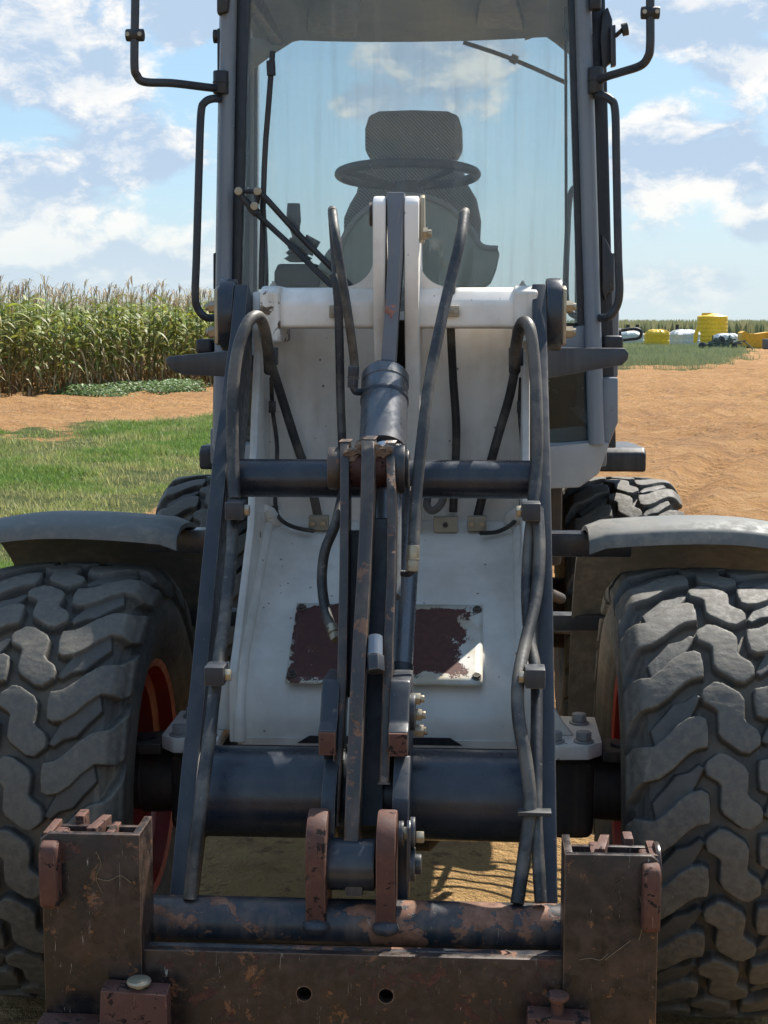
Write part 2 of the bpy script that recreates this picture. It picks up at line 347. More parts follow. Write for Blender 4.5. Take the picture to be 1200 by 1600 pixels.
def soil_mat():
    m, t, b, co = new_mat('sandy_soil'); x, y, z = t.sep(co)
    n = t.noise(co, .22, 6, .6); n2 = t.noise(co, 2.3, 8, .66); n3 = t.noise(co, 14, 6, .7); n4 = t.noise(co, 70, 5, .7)
    c = t.mix(t.ramp(n, .35, .65), (.60, .32, .125), (.50, .255, .10))
    c = t.mix(t.ramp(n2, .40, .68), c, (.65, .375, .17))
    near = t.ramp(y, 9.0, 3.0)
    c = t.mix(t.math('MULTIPLY', near, .75), c, (.68, .45, .19))
    c = t.mix(t.ramp(t.math('ADD', t.math('MULTIPLY', n3, .6), t.math('MULTIPLY', n2, .4)), .53, .60, 0, .75), c, (.27, .14, .075))
    n5 = t.noise(co, .9, 7, .72, .8); c = t.mix(t.ramp(n5, .52, .62, 0, .55), c, (.38, .205, .10)); c = t.mix(t.ramp(n5, .46, .38, 0, .5), c, (.70, .42, .20))     # damp clods and chaff
    tk = t.node('ShaderNodeAttribute', attribute_name='track').outputs['Fac']; c = t.mix(t.math('MULTIPLY', tk, .75), c, (.38, .21, .11))
    n6 = t.noise(t.mapping(co, (1, .45, 1)), .33, 6, .7, 1.2); c = t.mix(t.ramp(n6, .54, .66, 0, .5), c, (.40, .22, .11))
    # field greens: far grass patch, verge, lawn on the left
    far = t.ramp(y, 150, 210); c = t.mix(far, c, (.16, .20, .07))
    gm = t.node('ShaderNodeAttribute', attribute_name='turf').outputs['Fac']
    gcol = t.mix(t.ramp(n2, .35, .68), (.075, .115, .028), (.16, .16, .05))
    gcol = t.mix(t.ramp(n3, .55, .72), gcol, (.24, .19, .09))
    c = t.mix(t.ramp(t.math('ADD', gm, t.math('MULTIPLY', t.math('SUBTRACT', n2, .5), 1.2)), .42, .60), c, gcol)
    c = t.mix(t.ramp(n4, .60, .70, 0, .35), c, (.18, .11, .06))
    t.set(b.inputs['Base Color'], c); b.inputs['Roughness'].default_value = .95; b.inputs['Specular IOR Level'].default_value = .15
    h = t.math('ADD', t.math('MULTIPLY', n2, .9), t.math('ADD', t.math('MULTIPLY', n3, .45), t.math('MULTIPLY', n4, .10)))
    t.set(b.inputs['Normal'], t.bump(h, 1.0, .45)); return m
M['soil'] = soil_mat()
def leaf_mat(name, attr=True, trans=.35, base=(.08, .12, .03)):
    m, t, b, co = new_mat(name)
    if attr: c = t.node('ShaderNodeAttribute', attribute_name='col').outputs['Color']
    else: c = base
    rn = t.node('ShaderNodeObjectInfo').outputs['Random']
    hsv = t.node('ShaderNodeHueSaturation'); t.set(hsv.inputs['Color'], c); t.set(hsv.inputs['Value'], t.ramp(rn, 0, 1, .8, 1.2, False)); t.set(hsv.inputs['Hue'], t.ramp(rn, 0, 1, .485, .51, False))
    c = hsv.outputs[0]
    t.set(b.inputs['Base Color'], c); b.inputs['Roughness'].default_value = .55
    tl = t.node('ShaderNodeBsdfTranslucent'); t.set(tl.inputs[0], c)
    mx = t.node('ShaderNodeMixShader'); mx.inputs[0].default_value = trans
    t.l.new(b.outputs[0], mx.inputs[1]); t.l.new(tl.outputs[0], mx.inputs[2]); t.l.new(mx.outputs[0], t.n['Material Output'].inputs[0]); return m
M['leaf'] = leaf_mat('leaf'); M['grass'] = leaf_mat('grass_blade', True, .3)

# ------------------------------------------------------------------ numpy noise
def _h(ix, iy, s):
    n = (ix*374761393 + iy*668265263 + s*974711) & 0xffffffff
    n = ((n ^ (n >> 13))*1274126177) & 0xffffffff
    return ((n ^ (n >> 16)) & 0xffff)/65535.0
def vn(x, y, s=0):
    ix = np.floor(x).astype(np.int64); iy = np.floor(y).astype(np.int64); fx = x-ix; fy = y-iy
    fx = fx*fx*(3-2*fx); fy = fy*fy*(3-2*fy)
    return (_h(ix, iy, s)*(1-fx)+_h(ix+1, iy, s)*fx)*(1-fy)+(_h(ix, iy+1, s)*(1-fx)+_h(ix+1, iy+1, s)*fx)*fy
def fbm(x, y, o=4, s=0):
    a = .5; r = 0; 
    for k in range(o): r = r+a*vn(x, y, s+k); x = x*2.03+17.3; y = y*2.03+9.1; a *= .5
    return r
def turf(x, y):
    """where short grass covers the soil: the lawn left of the machine and the tall patch far right"""
    e = fbm(x*.5, y*.35, 4, 3)-.47
    lawn = np.minimum(np.minimum((-1.15-.02*y-x)*.8, (27.6+2.4*(x+4.7)-y)*.30), (y-3.0)*.6)+e*4.2
    pr = np.minimum(np.minimum((y-60-(x-5)*1.2-np.maximum(x-11, 0)*4)*.10, (x-2.5)*.5), (400-y))+e*2.5
    return np.clip(.5+lawn, 0, 1), np.clip(.5+pr, 0, 1)
TRK = ((10.5, 27.5, 7.4), (10.5, 27.5, 5.9), (20, 42, 14.6), (20, 42, 12.9), (-9, 52, 19), (-9, 52, 20.7), (30, 10, 26.8), (30, 10, 28.3))
def track_amt(x, y):
    a = np.zeros_like(x)
    for (cx, cy, rad) in TRK:
        q = np.hypot(x-cx, y-cy)-rad; a = np.maximum(a, np.exp(-(q/.20)**4)*(.55+.45*np.sin(np.arctan2(y-cy, x-cx)*rad*9)))
    return a*np.clip(fbm(x*.4, y*.4, 3, 91)*3-.8, 0, 1)
def ground_z(x, y):
    r = np.hypot(x, y); amp = np.clip(r/6, .35, 1)
    z = (fbm(x*.12, y*.12, 3, 11)-.44)*.10*np.clip(r/20, .1, 1)
    cl = fbm(x*1.7, y*1.7, 4, 21); z = z+(cl-.47)*.15*amp+np.abs(fbm(x*3.1, y*3.1, 3, 81)-.44)*.10*amp*np.clip((r-6)/10, 0, 1)+np.clip(fbm(x*.55, y*.55, 3, 71)-.47, 0, 1)*.16*np.clip((r-8)/12, 0, 1)
    l, p = turf(x, y); z = z*(1-.4*l)
    # wheel tracks crossing the yard, with lug prints
    for (cx, cy, rad) in TRK:
        q = np.hypot(x-cx, y-cy)-rad; th = np.arctan2(y-cy, x-cx)*rad
        g = np.exp(-(q/.22)**2); z = z-g*.06+g*np.sin(th*14)*.03 + np.exp(-((np.abs(q)-.38)/.12)**2)*.05
    return z
def build_ground():
    rr = [0.0]; r_ = 1.4
    while r_ < 4500: rr.append(r_); r_ *= 1.0072 if 4 < r_ < 110 else 1.05
    rr = np.array(rr[1:])
    fine = np.linspace(R(-25), R(17), 420); coarse = np.linspace(R(17), R(335), 90)[1:-1]
    an = np.concatenate([fine, coarse]); n = len(an); m = len(rr)
    A, RR = np.meshgrid(an, rr); x = np.sin(A)*RR; y = np.cos(A)*RR
    z = ground_z(x, y); z[RR > 250] *= .2
    co = np.stack([x, y, z], -1).reshape(-1, 3); co = np.vstack([co, [[0, 0, 0]]])
    i = np.arange(m-1)[:, None]*n; j = np.arange(n)[None]; j2 = (j+1) % n
    q = np.stack([i+j, i+j2, i+n+j2, i+n+j], -1).reshape(-1, 4)[:, ::-1]
    me = bpy.data.meshes.new('ground')
    me.vertices.add(len(co)); me.vertices.foreach_set('co', co.ravel())
    nf = len(q); tri = np.stack([np.full(n, len(co)-1), np.arange(n), (np.arange(n)+1) % n], -1)[:, ::-1]
    lv = np.concatenate([q.ravel(), tri.ravel()]); me.loops.add(len(lv)); me.loops.foreach_set('vertex_index', lv)
    me.polygons.add(nf+n); me.polygons.foreach_set('loop_start', np.concatenate([np.arange(nf)*4, nf*4+np.arange(n)*3]))
    me.update(); me.validate(); me.shade_smooth()
    l, p = turf(co[:, 0], co[:, 1]); at = me.attributes.new('turf', 'FLOAT', 'POINT'); at.data.foreach_set('value', np.maximum(l, p))
    at = me.attributes.new('track', 'FLOAT', 'POINT'); at.data.foreach_set('value', track_amt(co[:, 0], co[:, 1]))
    link('ground', me, M['soil'], kind='structure')
build_ground()

def tri_mesh(name, V, Fc, colr=None, mat=None, n=3):
    me = bpy.data.meshes.new(name); me.vertices.add(len(V)); me.vertices.foreach_set('co', np.asarray(V, dtype=np.float32).ravel())
    me.loops.add(len(Fc)*n); me.loops.foreach_set('vertex_index', np.asarray(Fc, dtype=np.int32).ravel())
    me.polygons.add(len(Fc)); me.polygons.foreach_set('loop_start', np.arange(len(Fc))*n)
    me.update()
    if colr is not None:
        a = me.attributes.new('col', 'FLOAT_COLOR', 'POINT'); a.data.foreach_set('color', np.hstack([colr, np.ones((len(V), 1))]).astype(np.float32).ravel())
    if mat: me.materials.append(mat)
    return me
def blades(x, y, hgt, wid, col_, lean=.5):
    n = len(x); z = ground_z(x, y); a = rng.uniform(0, 2*np.pi, n); l = rng.uniform(0, 2*np.pi, n); k = rng.uniform(.1, 1, n)*lean*hgt
    c, s_ = np.cos(a)*wid/2, np.sin(a)*wid/2
    base = np.stack([x, y, z-.01], -1); dx_ = np.stack([c, s_, 0*c], -1)
    mid = base+np.stack([np.cos(l)*k*.35, np.sin(l)*k*.35, hgt*.6], -1); tip = base+np.stack([np.cos(l)*k, np.sin(l)*k, hgt], -1)
    V = np.stack([base-dx_, base+dx_, mid-dx_*.7, mid+dx_*.7, tip], 1).reshape(-1, 3)
    o = np.arange(n)[:, None]*5
    Fc = np.stack([o+np.array([0, 1, 3]), o+np.array([0, 3, 2]), o+np.array([2, 3, 4])], 1).reshape(-1, 3)
    return V, Fc, np.repeat(col_, 5, 0)
def lawn():
    N = 330000
    r_ = 8.2*(34/8.2)**rng.uniform(0, 1, N); a = rng.uniform(R(-24), R(-1), N)
    x = CAMX+np.sin(a)*r_; y = np.cos(a)*r_
    l, p = turf(x, y); pat = fbm(x*.9, y*.9, 4, 31)-.47; dens_ = np.clip((l-.35)*1.6, 0, 1)*np.clip(.7-pat*3.6, .06, 1)
    k = rng.uniform(0, 1, N) < dens_; x, y, r_, pat = x[k], y[k], r_[k], pat[k]; n = len(x)
    cl = fbm(x*2.2, y*2.2, 3, 41)-.47
    h = (rng.uniform(.03, .075, n)+np.clip(cl, 0, 1)*.30)*(.8+r_*.012); wd = rng.uniform(.004, .008, n)*(.6+r_*.075)
    t = np.clip(rng.uniform(0, 1, n)*.6+pat*4.0+.10, 0, 1)[:, None]
    c = np.array([[.18, .27, .055]])*(1-t)+np.array([[.44, .40, .16]])*t
    c *= rng.uniform(.7, 1.3, (n, 1))
    V, Fc, cc = blades(x, y, h, wd, c, .8)
    link('grass', tri_mesh('grass', V, Fc, cc, M['grass']), label='short patchy green lawn left of the loader', cat='grass', kind='stuff')
def tall_patch():
    N = 170000
    r_ = 60*(175/60)**rng.uniform(0, 1, N); a = rng.uniform(R(1), R(12.5), N)
    x = np.sin(a)*r_; y = np.cos(a)*r_; l, p = turf(x, y)
    k = rng.uniform(0, 1, N) < np.clip((p-.35)*1.6, 0, 1); x, y, r_ = x[k], y[k], r_[k]; n = len(x)
    cl = fbm(x*.35, y*.35, 3, 51)-.42; h = rng.uniform(.08, .30, n)+np.clip(cl, 0, 1)*.8; wd = rng.uniform(.012, .03, n)*(r_/80)
    t = np.clip(rng.uniform(0, 1, n)*.7+fbm(x*.12, y*.12, 2, 8)*.6-.2, 0, 1)[:, None]
    c = (np.array([[.17, .22, .09]])*(1-t)+np.array([[.32, .31, .18]])*t)*rng.uniform(.75, 1.25, (n, 1))
    V, Fc, cc = blades(x, y, h, wd, c, .6)
    link('tall_grass', tri_mesh('tall_grass', V, Fc, cc, M['grass']), label='tall grey green grass in front of the yellow tanks', cat='grass', kind='stuff')
lawn(); tall_patch()

# ------------------------------------------------------------------ corn
EDGE0 = np.array([-16.2, 28.5]); EDIR = np.array([4.05, 6.1]); EDIR = EDIR/np.linalg.norm(EDIR); ENRM = np.array([-EDIR[1], EDIR[0]])
def corn_mesh(seed, cheap=False):
    g = random.Random(seed); V = []; Fc = []; Cc = []
    Hh = g.uniform(2.2, 2.5); lean = (g.uniform(-.1, .1), g.uniform(-.1, .1)); dry = g.random()
    def axis(t): return np.array([lean[0]*t*t, lean[1]*t*t, Hh*t])
    def strip(pts, ws, side, c0, c1):
        b0 = len(V)
        for i, (p, w_) in enumerate(zip(pts, ws)):
            V.append(p-side*w_); V.append(p+side*w_); t = i/(len(pts)-1); c = np.array(c0)*(1-t)+np.array(c1)*t; Cc.extend([c, c])
        for i in range(len(pts)-1):
            a = b0+2*i; Fc.append((a, a+1, a+3)); Fc.append((a, a+3, a+2))
    for k in range(1 if cheap else 2):
        sd = np.array([math.cos(k*1.57), math.sin(k*1.57), 0]); strip([axis(0), axis(.5), axis(1)], [.016, .013, .006], sd, (.22, .19, .08), (.17, .24, .07))
    nl = 9 if cheap else 15
    for i in range(nl):
        t = .12+.83*i/nl+g.uniform(-.02, .02); a = (i % 2)*math.pi+g.uniform(-.7, .7)+seed; L = g.uniform(.45, .8)*(1-.45*abs(t-.55)); rise = g.uniform(.15, .55); dr = g.uniform(.5, 1.25)
        o = axis(t); d_ = np.array([math.cos(a), math.sin(a), 0]); sd = np.array([-math.sin(a), math.cos(a), g.uniform(-.5, .5)])
        ns = 4 if cheap else 6; pts = []; ws = []
        lowdry = t < .20+.32*g.random()
        if lowdry: dr *= 1.6; rise *= .5; L *= .8
        for q in range(ns):
            u = q/(ns-1); pts.append(o+d_*L*(u-.22*u*u*dr)+np.array([0, 0, L*(rise*2*u-dr*u*u)])); ws.append((.052 if not lowdry else .028)*math.sin(math.pi*min(1, .18+u*.80))**.6*(1-u**3)+.002)
        r0 = g.random()
        if lowdry: c0 = (.32+.12*r0, .23+.08*r0, .12); c1 = (.42, .32, .18) if r0 > .4 else (.24, .13, .075)
        else:
            c0 = (.13+.08*r0, .21+.05*r0, .045); c1 = (.22+.14*r0, .29, .085) if r0 > .3 else (.33, .27, .12)
            if g.random() < .06: c0 = (.30, .36, .05); c1 = (.38, .40, .07)
        strip(pts, ws, sd, c0, c1)
    for i in range(3 if cheap else 5):      # tassel
        a = g.uniform(0, 6.28); o = axis(1); L = g.uniform(.22, .36); d_ = np.array([math.cos(a), math.sin(a), 0]); sd = np.array([-math.sin(a), math.cos(a), 0]); dp = g.uniform(.1, .7)
        strip([o, o+d_*L*.35+np.array([0, 0, L*.8]), o+d_*L*.8+np.array([0, 0, L*(1.15-dp)])], [.006, .009, .005], sd, (.22, .17, .09), (.28, .21, .12))
    if not cheap:
        for i in range(2):                      # ear
            t = g.uniform(.42, .55); a = g.uniform(0, 6.28); o = axis(t); d_ = np.array([math.cos(a), math.sin(a), 0]); sd = np.array([-math.sin(a), math.cos(a), 0])
            strip([o, o+d_*.06+np.array([0, 0, .1]), o+d_*.10+np.array([0, 0, .22])], [.012, .03, .008], sd, (.30, .24, .12), (.36, .28, .16))
    return np.array(V), np.array(Fc), np.array(Cc)
def corn():
    protos = [corn_mesh(i) for i in range(10)]; meshes = [tri_mesh('corn', *p, M['leaf']) for p in protos]
    cheap = [corn_mesh(40+i, True) for i in range(8)]
    first = None; cnt = 0; VV = []; FF = []; CC = []; off = 0
    for row in range(26):
        s_ = -3.5 if row >= 7 else 7.2-row*.35
        s1 = 40 if row >= 7 else 17.2+row*.35
        s_ = -4.0
        while s_ < 34:
            s_ += rng.uniform(.17, .30); p = EDGE0+EDIR*s_+ENRM*(row*.80+rng.normal(0, .07)); rot = rng.uniform(0, 6.28); sc = rng.uniform(.86, 1.1)
            z = float(ground_z(np.array([p[0]]), np.array([p[1]]))[0])-.02
            if row < 7 and cnt < 298 and 7.6-row*.25 < s_ < 17.0+row*.5:
                o = bpy.data.objects.new('corn_plant', meshes[rng.integers(10)]); COL.objects.link(o); o.location = (p[0], p[1], z); o.rotation_euler = (0, 0, rot); o.scale = (sc,)*3
                o['category'] = 'corn plant'; o['label'] = 'tall corn plant of the outermost row, beside the bare soil strip' if row == 0 else 'tall corn plant half hidden behind the outermost corn row'; o['group'] = 'corn plants in the outermost row' if row == 0 else 'corn plants just behind the outermost row'; cnt += 1; continue
            V, Fc, C_ = (protos[rng.integers(10)] if row < 5 else cheap[rng.integers(8)])
            ca, sa = math.cos(rot)*sc, math.sin(rot)*sc
            W = np.stack([V[:, 0]*ca-V[:, 1]*sa+p[0], V[:, 0]*sa+V[:, 1]*ca+p[1], V[:, 2]*sc+z], -1); VV.append(W); FF.append(Fc+off); CC.append(C_*rng.uniform(.8, 1.2)); off += len(V)
    link('corn_field', tri_mesh('corn_field', np.vstack(VV), np.vstack(FF), np.vstack(CC), M['leaf']), label='dense ripe corn field behind its edge rows, left of the loader', cat='corn field', kind='stuff')
    # far field along the horizon
    N = 9000; x = rng.uniform(-15, 110, N); y = 262+rng.uniform(0, 26, N)+x*.05
    base = np.stack([x, y, np.zeros(N)], -1); a = rng.uniform(-.5, .5, N); wd = rng.uniform(.15, .38, N); hh = rng.uniform(2.1, 3.0, N)
    dx_ = np.stack([np.cos(a)*wd, np.sin(a)*wd, 0*a], -1); top = base+np.stack([rng.uniform(-.3, .3, N), 0*a, hh], -1); md = base+np.stack([0*a, 0*a, hh*.6], -1)
    V = np.stack([base-dx_*.6, base+dx_*.6, md-dx_, md+dx_, top], 1).reshape(-1, 3); o = np.arange(N)[:, None]*5
    Fc = np.stack([o+np.array([0, 1, 3]), o+np.array([0, 3, 2]), o+np.array([2, 3, 4])], 1).reshape(-1, 3)
    c = (np.array([[.19, .21, .11]])+rng.uniform(0, 1, (N, 1))*np.array([[.12, .07, .04]]))  # leaf colour lightened to stand in for distance haze
    link('far_corn_field', tri_mesh('far', V, Fc, np.repeat(c, 5, 0), M['leaf']), label='distant line of corn along the horizon behind the tanks', cat='corn field', kind='stuff')
    # creeping weeds at the foot of the corn
    N = 9000; t = rng.uniform(10.6, 14.3, N); off_ = rng.uniform(-2.4, .2, N); px_ = EDGE0[0]+EDIR[0]*t+ENRM[0]*off_; py_ = EDGE0[1]+EDIR[1]*t+ENRM[1]*off_
    keep = fbm(px_*.8, py_*.8, 3, 61)-.47+.10-np.abs(off_+.9)*.10-np.clip(np.abs(t-12.6)-1.3, 0, 9)*.12+rng.normal(0, .05, N) > 0; px_, py_ = px_[keep], py_[keep]; n = len(px_)
    zz = ground_z(px_, py_)+rng.uniform(.0, 1, n)**2*.26; a = rng.uniform(0, 6.28, n); L = rng.uniform(.022, .055, n); ti = rng.uniform(-.5, .5, n)
    c0 = np.stack([px_, py_, zz], -1); u = np.stack([np.cos(a)*L, np.sin(a)*L, ti*L], -1); v = np.stack([-np.sin(a)*L*.6, np.cos(a)*L*.6, rng.uniform(-.5, .5, n)*L], -1)
    V = np.stack([c0-u, c0+v, c0+u, c0-v], 1).reshape(-1, 3); o = np.arange(n)[:, None]*4; Fc = np.stack([o+np.array([0, 1, 2]), o+np.array([0, 2, 3])], 1).reshape(-1, 3)
    c = np.array([[.13, .20, .07]])*rng.uniform(.6, 1.5, (n, 1))
    link('creeping_weeds', tri_mesh('weeds', V, Fc, np.repeat(c, 4, 0), M['grass']), label='low creeping green weeds at the foot of the corn', cat='weeds', kind='stuff')
corn()
# ================================================================== the wheel loader
FY = 3.73; RW = .54; WX = .783; RY = 6.05
L = empty('wheel_loader', (0, FY, 0), 'white and dark grey wheel loader with glass cab, seen head on, filling the picture', 'wheel loader')

# ---------------- tyre with lugs
def sdf(px_, py_, poly):
    poly = np.array(poly); n = len(poly); d_ = np.full(px_.shape, 1e9); ins = np.zeros(px_.shape, bool)
    for i in range(n):
        a = poly[i]; b = poly[(i+1) % n]; e = b-a; wx = px_-a[0]; wy = py_-a[1]
        t = np.clip((wx*e[0]+wy*e[1])/(e@e), 0, 1); d_ = np.minimum(d_, np.hypot(wx-e[0]*t, wy-e[1]*t))
        c = ((a[1] > py_) != (b[1] > py_)) & (px_ < (b[0]-a[0])*(py_-a[1])/((b[1]-a[1]) if b[1] != a[1] else 1e-9)+a[0]); ins ^= c
    return np.where(ins, d_, -d_)
def tyre_mesh():
    NT_ = 21; ROWS = 76; pitch = 2*math.pi*RW/NT_
    prof = [(0, .540), (.06, .5395), (.12, .5365), (.17, .5315), (.190, .527), (.207, .510), (.223, .482), (.230, .44), (.227, .39), (.213, .34), (.195, .305), (.180, .285), (.172, .278)]
    pr = np.array(prof); seg = np.r_[0, np.cumsum(np.hypot(*np.diff(pr, axis=0).T))]
    us = np.r_[np.linspace(0, .285, 120), np.linspace(.292, seg[-1], 16)]
    xs = np.interp(us, seg, pr[:, 0]); rs = np.interp(us, seg, pr[:, 1])
    ker = np.ones(5)/5
    xs2 = np.convolve(np.pad(xs, 2, 'edge'), ker, 'valid'); rs2 = np.convolve(np.pad(rs, 2, 'edge'), ker, 'valid'); xs2[:4] = xs[:4]; rs2[:4] = rs[:4]; xs2[-5:] = xs[-5:]; rs2[-5:] = rs[-5:]
    U = np.r_[-us[::-1], us[1:]]; X = np.r_[-xs2[::-1], xs2[1:]]; Rr = np.r_[rs2[::-1], rs2[1:]]
    dX = np.gradient(X); dR = np.gradient(Rr); ln = np.hypot(dX, dR); nx = -dR/ln; nr = dX/ln     # outward normal
    v = np.arange(ROWS)/ROWS*pitch
    Ug, Vg = np.meshgrid(U, v)
    block = [(-.060, .050), (-.056, .062), (-.032, .081), (-.014, .078), (.021, .055), (.029, .040), (.026, -.004), (.033, -.014), (.052, -.028), (.058, -.042), (.056, -.060), (.034, -.078), (.016, -.076), (-.022, -.048), (-.028, -.036), (-.027, .012), (-.034, .021), (-.056, .034)]
    lug = [(-.169, -.069), (-.140, -.046), (-.116, -.020), (-.092, -.004), (-.069, .001), (-.056, -.006), (-.053, -.037), (-.055, -.066), (-.081, -.072), (-.098, -.083), (-.130, -.114), (-.159, -.136), (-.180, -.141),
           (-.200, -.146), (-.222, -.165), (-.246, -.195), (-.270, -.235), (-.274, -.170), (-.262, -.100), (-.222, -.068)]
    tie = [(-.175, -.030), (-.145, .003), (-.123, .031), (-.094, .039), (-.073, .056), (-.063, .050), (-.072, .031), (-.086, .005), (-.094, -.010), (-.117, -.030), (-.14, -.056), (-.165, -.070)]
    hgt = np.zeros_like(Ug); lugm = np.zeros_like(Ug)
    sm = lambda d_, w_: np.clip(d_/w_+.5, 0, 1)**2*(3-2*np.clip(d_/w_+.5, 0, 1))
    for k in (-2, -1, 0, 1, 2):
        for poly, hh in ((block, 1), (lug, 1), ([(-a, -b) for a, b in lug], 1), (tie, .62), ([(-a, -b) for a, b in tie], .62)):
            d_ = sdf(Ug, Vg-k*pitch, poly)+.0030; s_ = sm(d_, .0040 if hh == 1 else .007)
            crown = hh*(1-.05*np.exp(-np.clip(d_, 0, 1)/.004)*(d_ > 0))
            hgt = np.maximum(hgt, s_*crown)
    fade = np.clip((.30-np.abs(Ug))/.06, 0, 1)
    hgt = hgt*fade
    ring = np.zeros_like(Ug)
    for c, a in ((.302, .003), (.335, .0025), (.40, .004), (.43, .003)): ring += a*np.exp(-((np.abs(Ug)-c)/.004)**2)
    tot = hgt*.030-.028*np.clip((.33-np.abs(Ug))/.1, 0, 1)+ring
    n = NT_*ROWS; m = len(U)
    disp = np.tile(tot, (NT_, 1)); th = np.arange(n)/n*2*math.pi
    # wear: uneven lug tops
    wn = fbm(th[:, None]*30, U[None]*40+0*th[:, None]+5, 3, 5)-.45; disp = disp+wn*.0018*np.clip(np.tile(hgt, (NT_, 1)), 0, 1)
    RR = Rr[None]+disp*nr[None]; XX = X[None]+disp*nx[None]
    co = np.stack([XX, -np.cos(th)[:, None]*RR, np.sin(th)[:, None]*RR], -1).reshape(-1, 3)
    i = np.arange(n)[:, None]; j = np.arange(m-1)[None]; i2 = (i+1) % n
    q = np.stack([i*m+j, i*m+j+1, i2*m+j+1, i2*m+j], -1).reshape(-1, 4)
    me = tri_mesh('tyre', co, q, None, M['tyre'], 4); me.shade_smooth()
    a = me.attributes.new('lug', 'FLOAT', 'POINT'); a.data.foreach_set('value', np.tile(hgt, (NT_, 1)).ravel()); me.update(); return me
TY = tyre_mesh()
def wheel(x, y, side, rot):
    wv_ = bpy.data.objects.new('wheel', None); COL.objects.link(wv_); wv_.parent = L; wv_.location = (x, y-FY, RW); wv_.empty_display_size = .1
    t = link('tyre', TY, None, wv_, loc=(0, 0, 0)); t.rotation_euler = (rot, 0, 0)
    s = -side       # +1: inner face points to +x
    b = B(); prof = [(.172, .285), (.186, .300), (.191, .298), (.186, .280), (.150, .272), (.138, .252), (.075, .246), (.05, .235), (.030, .20), (.028, .14), (.045, .12), (.045, 0)]
    b.lathe((0, 0, 0), [(h*s, r) for h, r in prof], n=72)
    b.lathe((0, 0, 0), [(-h*s, r) for h, r in [(.172, .285), (.186, .300), (.186, .280), (.05, .262), (.0, .24), (.0, 0)]], n=72)
    me = b.mesh(35); link('rim', me, M['red'], wv_, loc=(0, 0, 0))
    h = B()
    for k in range(8):
        a = k*math.pi/4; h.cyl((.03*s, math.cos(a)*.165, math.sin(a)*.165), (.055*s, math.cos(a)*.165, math.sin(a)*.165), .014, n=6)
    link('wheel_nuts', h.mesh(), M['zinc'], wv_, loc=(0, 0, 0))
    return wv_
wheel(-.770, FY, -1, R(4.8)); wheel(WX, FY, 1, R(1.3)); wheel(-WX, RY, -1, R(5)); wheel(WX, RY, 1, R(9))

# ---------------- front axle
b = B(); b.box(-.52, .52, FY-.10, FY+.10, RW-.11, RW+.09); b.bev(.03, 3)
b.cyl((-.60, FY, RW), (-.47, FY, RW), .088, .08, 28); b.cyl((.47, FY, RW), (.60, FY, RW), .08, .088, 28); b.cyl((-.73, FY, RW), (-.60, FY, RW), .08, n=28); b.cyl((.60, FY, RW), (.73, FY, RW), .08, n=28)
b.lathe((0, FY, RW), [(-.2, .09), (-.12, .17), (.12, .17), (.2, .09)], n=28)
part('front_axle', b, M['dark_frame'], L)
for s in (-1, 1):
    b = B(); b.prism([(s*.39, FY-.16, RW+.105), (s*.50, FY-.15, RW+.105), (s*.535, FY-.11, RW+.105), (s*.535, FY+.13, RW+.105), (s*.39, FY+.14, RW+.105)], (0, 0, .035))
    b.prism([(s*.395, FY-.06, RW+.14), (s*.47, FY-.06, RW+.14), (s*.445, FY-.06, RW+.17), (s*.41, FY-.06, RW+.23), (s*.385, FY-.06, RW+.31), (s*.375, FY-.06, RW+.31), (s*.375, FY-.06, RW+.14)], (0, .02, 0))
    br = part('axle_bracket', b, M['white_arm'], L, .008)
    for (dx_, dy_) in ((.42, -.12), (.49, -.115), (.49, .06), (.42, .09)):
        q = B(); q.cyl((s*dx_, FY+dy_, RW+.141), (s*dx_, FY+dy_, RW+.145), .025, n=20); q.cyl((s*dx_, FY+dy_, RW+.145), (s*dx_, FY+dy_, RW+.166), .019, n=6)
        part('bolt', q, M['stepgrey'], br, .002)
    b = B(); b.prism([(s*.535, FY-.12, RW+.09), (s*.60, FY-.12, RW+.09), (s*.63, FY-.08, RW+.09), (s*.63, FY-.02, RW+.09), (s*.535, FY+.02, RW+.09)], (0, 0, .03)); part('knuckle_flange', b, M['dark_frame'], L, .01)
    q = B(); q.cyl((s*.585, FY-.07, RW+.12), (s*.585, FY-.07, RW+.128), .028, n=20); part('flange_bore', q, M['black'], L)

# ---------------- front frame: the white tower
def zP(py, Y, px=600): return P(px, py, Y).z
TW = .365
z_top = zP(449, 4.02); z_bb = zP(514, 3.98)
zu0 = zP(515, 4.26); zc = zP(825, 4.05); zl = zP(1045, 3.66); zb = zP(1168, 3.58)
# side plates
for s in (-1, 1):
    b = B(); b.yz([(3.60, zb), (3.60, zl+.0), (3.66, zl+.05), (3.92, zc+.02), (4.01, zP(640, 4.02)), (4.07, z_bb-.06), (4.04, z_bb), (4.06, z_top-.01), (4.30, z_top-.01), (4.40, 1.3), (4.45, zb)], s*TW, s*(TW-.02))
    part('side_plate', b, M['white'], L, .006)
# upper recessed panel
xw = TW-.02
b = B(); b.yz([(4.24, zu0+.05), (4.20, zc), (4.215, zc), (4.255, zu0+.05)], -xw, xw); part('upper_panel', b, M['white_arm'], L)
# lower curved panel: profile with a rolled knee
prof = [(4.205, zc+.005), (4.17, zc-.002), (4.10, zc-.03)]
p0 = Vector((4.10, zc-.03)); p1 = Vector((3.70, zl+.03)); prof += [tuple(p0.lerp(p1, k/4)) for k in range(1, 5)]
prof += [(3.655, zl-.02), (3.63, zl-.055), (3.615, zl-.10), (3.61, zb+.05), (3.61, zb)]
b = B(); bk = [(y+.012, z-.004) for y, z in prof][::-1]
b.yz(prof+bk, -xw, xw); lp = part('lower_panel', b, M['white'], L, smooth=60)
